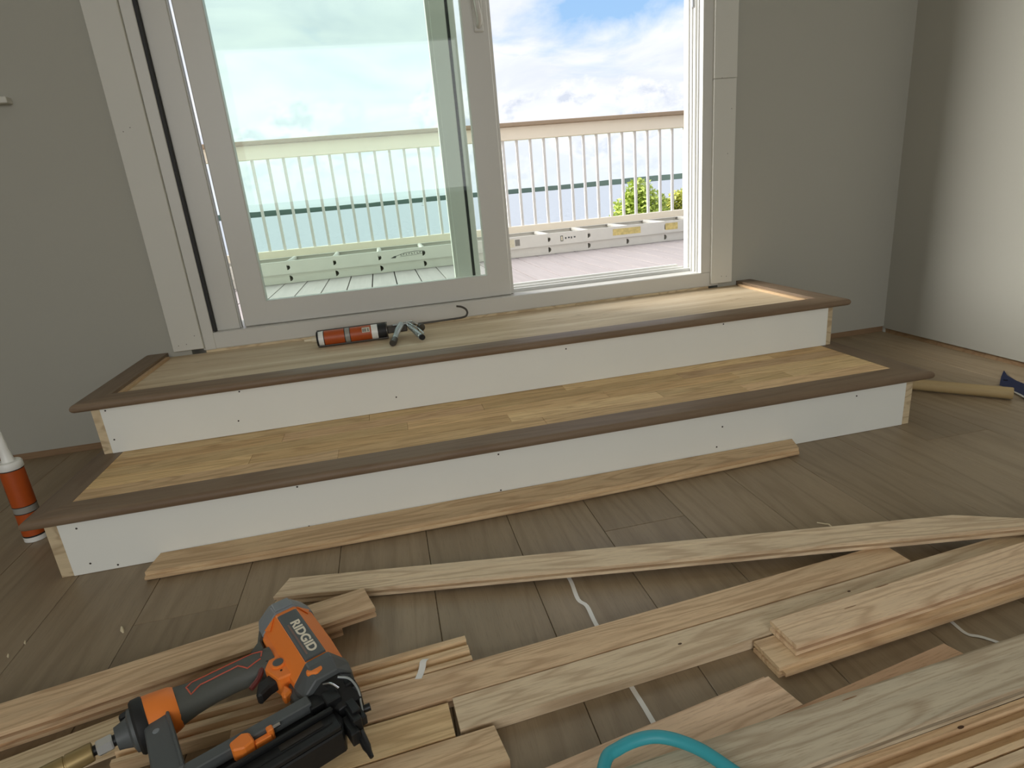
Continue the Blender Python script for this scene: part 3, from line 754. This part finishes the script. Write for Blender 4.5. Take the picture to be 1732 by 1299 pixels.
loft(bm, rings); o = obj('plastic_scrap', bm, strapm, loc=(.686, -1.365, T-.001)); tag(o, 'white plastic scrap on the grooved back of the face-down board', 'scrap')
for nm, loc, lab in (('wood_chip', (.151, -1.075, .0), 'pale wood chip lying on a floor plank by the steps'), ('wood_chip', (-.021, -1.054, 0), 'tiny pale crumb in a floor plank seam'), ('wood_chip', (-.033, -1.085, 0), 'tiniest crumb beside the plank seam')):
    s = 1.0 if 'chip' in lab else .55
    bm = BM(); loft(bm, [[(-.003*s, .010*s, .0003), (-.006*s, .006*s, .0003), (-.004*s, .007*s, .004*s)], [(.004*s, -.002*s, .0003), (-.003*s, -.003*s, .0003), (.001*s, 0, .006*s)], [(.007*s, -.011*s, .0003), (.005*s, -.012*s, .0003), (.006*s, -.011*s, .002*s)]])
    tag(obj(nm, bm, shavem, loc=loc), lab, 'wood chip')
bm = BM(); q = P(1408, 893, T+.006); tube(bm, smooth_path([P(1382, 884, .024)-q, P(1395, 886, .026)-q, P(1402, 887, .025)-q, P(1408, 893, T+.006)-q], 4), .0014, 6)
o = obj('wood_shaving', bm, shavem, loc=q); tag(o, 'thin curled shaving on the far edge of the long pale board', 'shaving')

# ================================================================== NAIL GUN (lying on its side)
U = Vector((.43606, -.89992, 0)); V = Vector((-.89992, -.43606, 0))
GB = .0205
mw = Matrix((U, -V, Vector((0, 0, 1)))).transposed().to_4x4(); mw.translation = Vector((.49815, -1.29417, GB))
ng = empty('nail_gun', mw=mw); tag(ng, 'orange and black pneumatic nail gun lying on its side on the boards', 'nail gun')
def g(u, v, z): return Vector((u, -v, z-GB))
def gpart(name, bm, mat, bevel=0.0, smooth=False, parent=ng, ang=35): return obj(name, bm, mat, parent, smooth, bevel, ang=ang)
def gprism(name, poly, z0, z1, mat, bevel=.001, parent=ng):
    bm = BM(); loft(bm, [[g(u, v, z0) for u, v in poly], [g(u, v, z1) for u, v in poly]]); return gpart(name, bm, mat, bevel, parent=parent)
def ring8(u, wv, top, mid, bot, tv=.0145, bv=.03, dv=0.0):
    return [g(u, dv+tv, top), g(u, dv+wv*.93, mid+.017), g(u, dv+wv, mid), g(u, dv+bv, bot), g(u, dv-bv, bot), g(u, dv-wv, mid), g(u, dv-wv*.93, mid+.017), g(u, dv-tv, top)]
bm = BM(); loft(bm, [ring8(-.024, .041, .1115, .070, .0405), ring8(.06, .041, .1115, .070, .0405), ring8(.118, .038, .110, .070, .0405)])
bs = gpart('body_shell', bm, orange, .0015)
bm = BM(); loft(bm, [[g(u, a, z) for a, z in ((-.0148, .108), (.0148, .108), (.0148, .1130), (.0120, .1138), (-.0120, .1138), (-.0148, .1130))] for u in (-.008, .115)])
lb = gpart('logo_band', bm, dgrey, .0005)
# lettering on the band
def text_mesh(body, size, mat, parent, origin, name, sx=1.0):
    cu = bpy.data.curves.new(name, 'FONT'); cu.body = body; cu.size = size; cu.extrude = .00025; cu.offset = size*.03
    to = bpy.data.objects.new(name, cu); COL.objects.link(to); bpy.context.view_layer.update()
    me = bpy.data.meshes.new_from_object(to.evaluated_get(bpy.context.evaluated_depsgraph_get())); bpy.data.objects.remove(to)
    me.materials.clear(); me.materials.append(mat)
    o = bpy.data.objects.new(name, me); COL.objects.link(o); o.parent = parent; o.location = origin; o.scale = (sx, 1, 1); return o
text_mesh('RIDGID', .0182, cream, lb, g(.020, .0040, .1139), 'lettering', 1.40)
bm = BM(); loft(bm, [[g(u, a, z) for a, z in ((.0070, .1136), (.0096, .1136), (.0096, .1141), (.0070, .1141))] for u in (.024, .106)]); gpart('small_print', bm, brownp, parent=lb)
# grey head cap
bm = BM(); loft(bm, [ring8(-.066, .030, .094, .070, .046, .0135, .022), ring8(-.058, .037, .105, .070, .041, .0145, .028), ring8(-.040, .042, .1125, .070, .0395, .0150), ring8(-.018, .043, .1140, .070, .0390, .0150)])
gpart('head_cap', bm, mgrey, .0012)
bm = BM(); loft(bm, [ring8(-.046, .030, .1145, .074, .05, .0125, .02), ring8(-.022, .030, .1160, .074, .05, .0130, .02)]); gpart('cap_ridge', bm, mgrey, .001)
# exhaust recess on both orange flanks
for s in (1, -1):
    bm = BM(); loft(bm, [[g(-.016, s*.018, .1085), g(-.016, s*.033, .0945), g(-.004, s*.030, .0965)], [g(-.016, s*.018, .1105), g(-.016, s*.036, .0945), g(-.004, s*.030, .0985)]]); gpart('vent_recess', bm, orange)
# orange trigger housing with button
pl = [(-.024, .030), (-.008, .0425), (.036, .043), (.062, .060), (.096, .051), (.099, .031), (.126, .030), (.116, .012), (-.02, .012)]
gprism('grip_yoke', [(-.050, .036), (-.012, .050), (.002, .064), (.048, .074), (.060, .062), (.034, .0445), (-.010, .044), (-.026, .034)], .058, .0860, grip, .003)
tp = gprism('trigger_housing', pl, .058, .0905, orange, .002)
bm = BM(); lathe(bm, [(0, .0105), (.003, .0105), (.0035, .0085), (.0036, .0080)], g(.066, .041, .0895), (0, 0, 1), 18); bt = gpart('button_rim', bm, orange, smooth=True, parent=tp)
bm = BM(); lathe(bm, [(0, .0075), (.0045, .0075), (.005, .006)], g(.066, .041, .0895), (0, 0, 1), 18); gpart('button', bm, dgrey, smooth=True, parent=tp)
for u, v in ((.048, .052), (.082, .042)):
    bm = BM(); lathe(bm, [(0, .0016), (.0006, .0016)], g(u, v, .0905), (0, 0, 1), 8); gpart('screw', bm, blackm, parent=tp)
# collar below the barrel, black nose
bm = BM(); loft(bm, [ring8(.119, .0400, .1125, .070, .0395, .016), ring8(.132, .0405, .1130, .070, .0395, .016), ring8(.152, .036, .104, .070, .043, .015)]); gpart('lower_collar', bm, dgrey, .0015)
bm = BM(); loft(bm, [ring8(.150, .031, .097, .068, .045, .013, .022, -.004), ring8(.178, .024, .088, .064, .046, .011, .016, -.010), ring8(.196, .017, .080, .062, .046, .009, .012, -.012)]); gpart('nose_housing', bm, black2, .001)
gprism('exhaust_insert', [(.130, .020), (.138, .022), (.146, .010), (.142, .000), (.134, -.002), (.128, .008)], .100, .1105, orange, .002)
rg = random.Random(21)
for (u0, u1, v0, v1, z0, z1) in ((.165, .188, -.004, .016, .062, .092), (.176, .215, -.018, -.006, .055, .082), (.190, .226, -.014, -.002, .052, .078), (.200, .236, -.006, .006, .050, .070), (.160, .176, -.030, -.016, .070, .092), (.205, .222, -.022, -.012, .058, .072), (.150, .176, .014, .034, .056, .086)):
    gprism('nose_block', [(u0, v0), (u1, v0), (u1, v1), (u0, v1)], z0, z1, black2, .0012)
bm = BM(); tube(bm, smooth_path([g(.160, -.012, .098), g(.170, -.024, .094), g(.186, -.028, .084), g(.200, -.024, .074), (g(.214, -.020, .068))], 5),   .0015, 8); gpart('release_wire', bm, galv, smooth=True)
bm = BM(); tube(bm, smooth_path([g(.158, .008, .097), g(.166, .000, .0985), g(.176, -.006, .094)], 4), .0018, 8); gpart('release_wire', bm, chrome, smooth=True)
bm = BM(); lathe(bm, [(0, .006), (.026, .0055), (.034, .0035), (.042, .0028)], g(.222, -.008, .056), U*0+Vector((1, -.06, -.18)), 10); gpart('nose_tip', bm, black2, smooth=True)
bm = BM(); lathe(bm, [(0, .005), (.013, .005)], g(.203, -.021, .066), (.3, 1, .1), 12); gpart('depth_wheel', bm, black2, smooth=True)
# handle: rubber grip, barrel to butt
def oval(v, c, h, k, z=.0745, n=18): return [g(c+h*math.cos(2*PI*i/n), v, z+k*math.sin(2*PI*i/n)) for i in range(n)]
hs = [(.041, .034, .027, .0195), (.052, .034, .027, .0195), (.075, .030, .0235, .0195), (.10, .027, .0225, .0195), (.128, .0265, .0225, .0200), (.150, .0270, .0245, .0215), (.168, .0275, .0280, .0250), (.182, .0280, .0300, .0280)]
bm = BM(); loft(bm, [oval(*h) for h in hs]); hd = gpart('handle_grip', bm, grip, smooth=True, ang=60)
def on_grip(u, v):
    for a, b in zip(hs, hs[1:]):
        if a[0] <= v <= b[0]:
            s = (v-a[0])/(b[0]-a[0]); c, h, k = (a[i]+(b[i]-a[i])*s for i in (1, 2, 3)); q = max(-.97, min(.97, (u-c)/h))
            return g(u, v, .0745+k*math.sqrt(1-q*q)+.0002)
    return g(u, v, .095)
for pth in ([(.040, .058), (.043, .078), (.032, .088), (.032, .110), (.033, .138), (.041, .152), (.028, .155), (.020, .146), (.018, .12), (.018, .09), (.016, .066), (.026, .052), (.040, .058)],):
    bm = BM(); pp = []
    for a, b in zip(pth, pth[1:]):
        for j in range(4): pp.append(on_grip(a[0]+(b[0]-a[0])*j/4, a[1]+(b[1]-a[1])*j/4))
    tube(bm, pp, .0011, 6); gpart('grip_inlay', bm, redline, parent=hd)
bm = BM(); tube(bm, smooth_path([g(.048, .060, .084), g(.064, .070, .082), (g(.072, .084, .078))], 5), .004, 8); gpart('trigger_guard', bm, pmat('dark_red', srgb(104, 44, 40), .5), smooth=True)
gprism('trigger', [(.066, .052), (.074, .074), (.096, .083), (.100, .078), (.092, .062), (.090, .050)], .066, .084, blackm, .003)
gprism('trigger_lock', [(.100, .046), (.116, .055), (.128, .054), (.120, .040)], .068, .084, orange, .003)
gprism('trigger_bracket', [(.090, .030), (.108, .046), (.134, .046), (.150, .030), (.130, .018)], .058, .078, dgrey, .002)
# butt: orange collar, black flange, grey end, steel plug, brass coupler
def glathe(name, prof, c, z, mat, parent=ng, n=24):
    bm = BM(); lathe(bm, prof, g(c, 0, z), (0, -1, 0), n); return gpart(name, bm, mat, smooth=True, parent=parent)
glathe('butt_collar', [(.170, .0275), (.176, .0305), (.196, .0335), (.207, .0345)], .028, .0745, orange)
glathe('butt_flange', [(.206, .0345), (.209, .0365), (.219, .0365), (.222, .034)], .029, .0745, blackm)
glathe('end_cap', [(.221, .0300), (.226, .0285), (.229, .0200), (.238, .0165), (.244, .0150)], .029, .0735, dgrey)
gprism('cap_lug', [(.004, .222), (.016, .222), (.016, .236), (.008, .236)], .074, .092, black2, .002)
bm = BM(); lathe(bm, [(.243, .0075), (.250, .0075)], g(.029, 0, .073), (0, -1, 0), 12); gpart('air_plug', bm, black2, smooth=True)
bm = BM(); lathe(bm, [(.248, .0100), (.250, .0108), (.264, .0108), (.266, .0095)], g(.029, 0, .073), (0, -1, 0), 6); gpart('air_plug', bm, pmat('nickel', srgb(206, 206, 202), .3, metal=.5))
bm = BM(); lathe(bm, [(.265, .0065), (.272, .0065)], g(.029, 0, .073), (0, -1, 0), 12); gpart('air_plug', bm, black2, smooth=True)
glathe('brass_coupler', [(.270, .0090), (.2705, .0120), (.276, .0125), (.298, .0125), (.2985, .0112), (.300, .0112), (.3005, .0122), (.330, .0122), (.332, .0095), (.345, .0095)], .029, .073, brass)
# bracket from butt to magazine
bk = gprism('bracket', [(.050, .212), (.050, .186), (.056, .181), (.158, .181), (.158, .215)], .062, .0925, dgrey, .002)
bm = BM(); tube(bm, [g(.052, .1835, .0925), g(.156, .1835, .0925)], .0022, 6); gpart('bracket_edge', bm, dgrey, parent=bk)
bm = BM(); lathe(bm, [(0, .0045), (.001, .004), (.0012, .002)], g(.076, .2, .0922), (0, 0, 1), 12); gpart('bracket_screw', bm, mgrey, parent=bk)
# magazine
mg = gprism('magazine', [(.152, .022), (.152, .300), (.226, .300), (.226, .012), (.206, .004), (.176, .006)], .040, .0745, black2, .002)
gprism('magazine_rail', [(.152, .030), (.152, .300), (.170, .300), (.170, .030)], .0745, .0905, dgrey, .0015, mg)
gprism('magazine_bar', [(.190, .012), (.190, .300), (.196, .300), (.196, .012)], .0745, .0880, black2, .001, mg)
bm = BM(); tube(bm, [g(.1965, .012, .0875), g(.1965, .300, .0875)], .0012, 6); gpart('magazine_edge', bm, black2, parent=mg)
gprism('magazine_side', [(.196, .012), (.196, .300), (.224, .300), (.224, .012)], .0745, .0820, black2, .0015, mg)
bm = BM(); tube(bm, [g(.2115, .020, .0824), g(.2115, .300, .0824)], .0011, 6); gpart('magazine_edge', bm, black2, parent=mg)
gprism('side_window', [(.199, .03), (.199, .085), (.209, .085), (.209, .03)], .0820, .0826, pmat('brown_black', srgb(46, 40, 34), .6), 0, mg)
fo = gprism('nail_follower', [(.163, .132), (.158, .116), (.163, .108), (.180, .106), (.184, .120), (.178, .132)], .0745, .0940, orange, .002, mg)
gprism('nail_follower', [(.172, .106), (.172, .086), (.180, .086), (.180, .106)], .0745, .0860, orange, .001, mg)
gprism('nail_follower', [(.168, .090), (.168, .082), (.178, .082), (.178, .090)], .0745, .0920, orange, .0015, mg)
bm = BM(); lathe(bm, [(0, .0026), (.009, .0026)], g(.172, .082, .088), (0, 1, 0), 10); gpart('follower_pin', bm, chrome, parent=mg)

# air hose: from the coupler round in front of the boards
hp = [g(.029, .340, .073), g(.029, .375, .070), g(.034, .42, .055)]
hp = [mw @ p for p in hp] + [Vector(p) for p in ((.02, -1.62, .018), (.02, -1.80, .0085), (.22, -1.98, .0085), (.55, -1.99, .0085), (.76, -1.86, .020), (.838, -1.735, .042))]
hp += [P(1020, 1303, .052), P(1046, 1266, .053), P(1106, 1246, .054), P(1172, 1262, .054), P(1238, 1303, .053)] + [Vector(p) for p in ((1.068, -1.745, .052), (1.10, -1.84, .030), (1.2, -1.98, .0085), (1.5, -2.2, .0085), (1.7, -2.6, .0085))]
bm = BM(); c0 = Vector((.6, -1.8, 0)); tube(bm, [p-c0 for p in smooth_path(hp, 7)], .0078, 12)
tag(obj('air_hose', bm, teal, smooth=True, loc=c0, ang=70), 'teal rubber air hose looping over the boards', 'hose')

# ================================================================== CAULK
def cartridge(parent, z0=0.0, flip=1):
    """standing cartridge along +z of the parent"""
    def L(name, prof, mat, n=28):
        bm = BM(); lathe(bm, prof, (0, 0, 0), (0, 0, 1), n); return obj(name, bm, mat, parent, True)
    L('base_ring', [(0, .0240), (.0005, .0250), (.0125, .0250)], tubew)
    L('dark_band', [(.0125, .0247), (.0165, .0247)], blackm)
    L('label_sleeve', [(.0165, .0246), (.075, .0246)], tubeo); L('dark_band', [(.075, .0248), (.0770, .0248)], blackm)
    L('grey_band', [(.0770, .0247), (.0925, .0247)], tubeg); L('dark_band', [(.0925, .0248), (.0945, .0248)], blackm)
    L('label_sleeve', [(.0945, .0246), (.186, .0246)], tubeo); L('dark_band', [(.186, .0248), (.1885, .0248)], blackm)
tube_e = empty('caulk_tube', (-.2095, -.6165, .0006)); tag(tube_e, 'orange caulk cartridge with white nozzle standing on the floor', 'caulk tube')
cartridge(tube_e)
bm = BM(); lathe(bm, [(.1885, .0252), (.190, .0262), (.203, .0262), (.2045, .0252), (.2065, .0240), (.2070, .0140), (.209, .0125), (.240, .0095), (.300, .0055)], (0, 0, 0), (0, 0, 1), 28); obj('nozzle_cap', bm, tubew, tube_e, True)
bm = BM(); pts = [(-.0248*math.cos(a), -.0248*math.sin(a)) for a in [k*.16-.5 for k in range(8)]]
rr = [[(x*1.004, y*1.004, z0+.012*math.sin(k*.8)) for k, (x, y) in enumerate(pts)] for z0 in (.115, .150)]
va = [[bm.verts.new(p) for p in r] for r in rr]
for i in range(len(pts)-1): bm.faces.new((va[0][i], va[0][i+1], va[1][i+1], va[1][i]))
obj('label_print', bm, pmat('yellow_black_print', srgb(140, 116, 44), .5, var=.8, vscale=70), tube_e)

# caulk gun with its cartridge on the upper step
GA = Vector((.482, -.150, SUB+.0268)); GD = Vector((1, .012, 0)).normalized(); GP = Vector((-GD.y, GD.x, 0))
mwg = Matrix((Vector((0, 0, 1)).cross(GD), Vector((0, 0, 1)), GD)).transposed().to_4x4()
cg = empty('caulk_gun', mw=Matrix.Translation(GA)); tag(cg, 'caulk gun holding an orange cartridge on the bare plywood step', 'caulk gun')
def cpart(name, bm, mat, bevel=0.0, smooth=True, parent=cg): return obj(name, bm, mat, parent, smooth, bevel)
def cl(name, prof, mat, n=26):
    bm = BM(); lathe(bm, prof, (0, 0, 0), GD, n); return cpart(name, bm, mat)
cl('nozzle', [(-.048, .0028), (-.026, .0050), (-.024, .0075), (-.004, .0110)], pmat('cream_nozzle', srgb(226, 214, 186), .4))
cl('front_collar', [(-.005, .0180), (-.002, .0235), (.012, .0245), (.014, .0245)], tubew)
cl('dark_band', [(.014, .0247), (.0165, .0247)], blackm)
cl('label_sleeve', [(.0165, .0245), (.0795, .0245)], tubeo); cl('dark_band', [(.0795, .0247), (.0820, .0247)], blackm)
cl('grey_band', [(.0820, .0246), (.0965, .0246)], tubeg); cl('dark_band', [(.0965, .0247), (.0985, .0247)], blackm)
cl('label_sleeve', [(.0985, .0245), (.166, .0245)], tubeo)
cl('rear_collar', [(.166, .0247), (.186, .0247)], tubew); cl('plunger_cup', [(.186, .0235), (.188, .0245), (.212, .0235), (.214, .0150)], blackm)
for p_, z_ in ((.010, .0240), (-.0150, -.0215)):
    bm = BM(); tube(bm, [GP*p_+GD*-.006+Vector((0, 0, z_)), GP*p_+GD*.218+Vector((0, 0, z_))], .0026, 8); cpart('carriage_rod', bm, gund)
bm = BM(); lathe(bm, [(-.008, .0235), (-.0045, .0262), (-.002, .0262)], (0, 0, 0), GD, 26); cpart('front_ring', bm, black2)
bm = BM(); lathe(bm, [(.213, .0262), (.217, .0262), (.218, .020)], (0, 0, 0), GD, 24); cpart('rear_ring', bm, gund)
def W3(d, p, z): return GD*d + GP*p + Vector((0, 0, z))
# label square and print on the cartridge
bm = BM(); bx(bm, -.0125, .0125, -.009, .009, 0, .0008); o = obj('barcode_label', bm, pmat('pale_label', srgb(206, 200, 184), .6), cg); o.location = W3(.149, -.0195, .0142); o.rotation_euler = (math.radians(52), 0, .012)
for k, (w_, x_) in enumerate(((.0045, -.0085), (.0060, -.002), (.0045, .0070))):
    bm = BM(); bx(bm, x_-w_*.5, x_+w_*.5, -.0065, .0045, .0006, .0011); q = obj('barcode_print', bm, greyl, cg); q.location = o.location; q.rotation_euler = o.rotation_euler
# body, handle and trigger spread towards the room
bm = BM(); loft(bm, [[W3(d, p, z) for p, z in ((-.012, -.010), (.012, -.010), (.012, .014), (-.012, .014))] for d in (.216, .282)]); cpart('gun_body', bm, gund, .003, False)
bm = BM(); tube(bm, smooth_path([W3(.262, .004, .012), W3(.262, -.022, .014), W3(.250, -.052, .006), W3(.238, -.088, -.008), W3(.232, -.112, -.014)], 5), [.0100]*6+[.0098]*6+[.0085]*9, 10); cpart('trigger', bm, galv)
bm = BM(); tube(bm, [W3(.236, -.098, -.012), W3(.230, -.122, -.0155), W3(.226, -.134, -.0155)], [.0098, .0110, .0095], 12); cpart('trigger_tip', bm, gund)
bm = BM(); tube(bm, smooth_path([W3(.286, .002, .010), W3(.292, -.030, .006), W3(.306, -.072, -.004), W3(.318, -.116, -.012)], 5), [.006]*4+[.0080]*6+[.0095]*6, 10); cpart('handle', bm, galv)
for s_ in (-1, 1):
    bm = BM(); tube(bm, smooth_path([W3(.284, .004, .018), W3(.290+s_*.007, -.035, .0150), W3(.307+s_*.010, -.075, .006), W3(.320+s_*.008, -.114, -.003)], 5), .0024, 8); cpart('handle_rim', bm, chrome)
bm = BM(); lathe(bm, [(0, .0095), (.010, .0090)], W3(.319, -.114, -.012), (.3, -1, -.1), 10); cpart('handle_tip', bm, blackm)
bm = BM(); loft(bm, [[W3(d, p, z) for p, z in ((-.014, .014), (-.004, .014), (-.004, .0185), (-.014, .0185))] for d in (.236, .300)]); cpart('release_lever', bm, galv, .001, False)
bm = BM(); tube(bm, [W3(.268, .014, .014), W3(.300, -.012, .020), W3(.318, -.020, .010)], .0035, 8); cpart('release_lever', bm, chrome)
bm = BM(); lathe(bm, [(0, .0120), (.014, .0120), (.016, .008)], W3(.322, -.018, .000), (.6, -.8, 0), 14); cpart('release_knob', bm, gund)
bm = BM(); tube(bm, smooth_path([W3(.20, .012, .003), W3(.30, .020, .003), W3(.42, .028, .003), W3(.478, .033, .004), W3(.492, .036, .014), W3(.490, .037, .028), W3(.476, .037, .039), W3(.458, .036, .044)], 6), .0034, 10); cpart('push_rod', bm, gund)

# ================================================================== RIGHT SIDE OF THE ROOM
dw0, dw1 = Vector((2.135, -.455, .019)), Vector((2.462, -.812, .019))
dd = (dw1-dw0); mwd = Matrix((dd.normalized(), Vector((0, 0, 1)).cross(dd.normalized()), Vector((0, 0, 1)))).transposed().to_4x4(); mwd.translation = dw0
bm = BM(); lathe(bm, [(0, .0165), (.002, .0178), (dd.length-.003, .0178), (dd.length, .0165)], (0, 0, 0), (1, 0, 0), 20)
o = obj('wooden_dowel', bm, dowelm, smooth=True); o.matrix_world = mwd; tag(o, 'round pale wooden dowel on the floor beside the lower step', 'dowel')
sw = empty('handsaw', (2.56, -.85, .001)); tag(sw, 'handsaw with a dark blue blade lying by the right wall', 'saw')
so_ = Vector((-2.56, .85, 0))
bm = BM()
bl = [(2.668, -.612), (2.630, -.655), (2.606, -.705), (2.590, -.77), (2.575, -.86), (2.548, -1.06), (2.415, -1.06), (2.485, -.86), (2.512, -.79), (2.530, -.715), (2.600, -.660)]
prism(bm, [(x+so_.x, y+so_.y) for x, y in bl], .003, .0045); bl_ = obj('blade', bm, navy, sw)
cut(bl_, [([(.025+.0065*math.cos(k*PI/6), .162+.0065*math.sin(k*PI/6)) for k in range(12)], .001, .007, 'z')])
bm = BM(); prism(bm, [(2.530+so_.x, -.715+so_.y), (2.512+so_.x, -.79+so_.y), (2.485+so_.x, -.86+so_.y), (2.415+so_.x, -1.06+so_.y), (2.404+so_.x, -1.06+so_.y), (2.474+so_.x, -.86+so_.y), (2.503+so_.x, -.79+so_.y)], .003, .0044); obj('toothed_edge', bm, chrome, sw)
bm = BM(); prism(bm, [(2.56+so_.x, -1.03+so_.y), (2.40+so_.x, -1.03+so_.y), (2.37+so_.x, -1.12+so_.y), (2.42+so_.x, -1.16+so_.y), (2.52+so_.x, -1.14+so_.y)], 0, .022); obj('handle', bm, blackm, sw, bevel=.004)
swp = empty('switch_plate', (2.207, 0, 1.262)); tag(swp, 'white double switch plate on the wall right of the door', 'switch')
boxo('plate', tubew, (-.06, .06, -.007, -.0005, 0, .118), swp, .002)
for x in (-.024, .024): boxo('rocker', tubew, (x-.016, x+.016, -.0105, -.006, .026, .092), swp, .002)
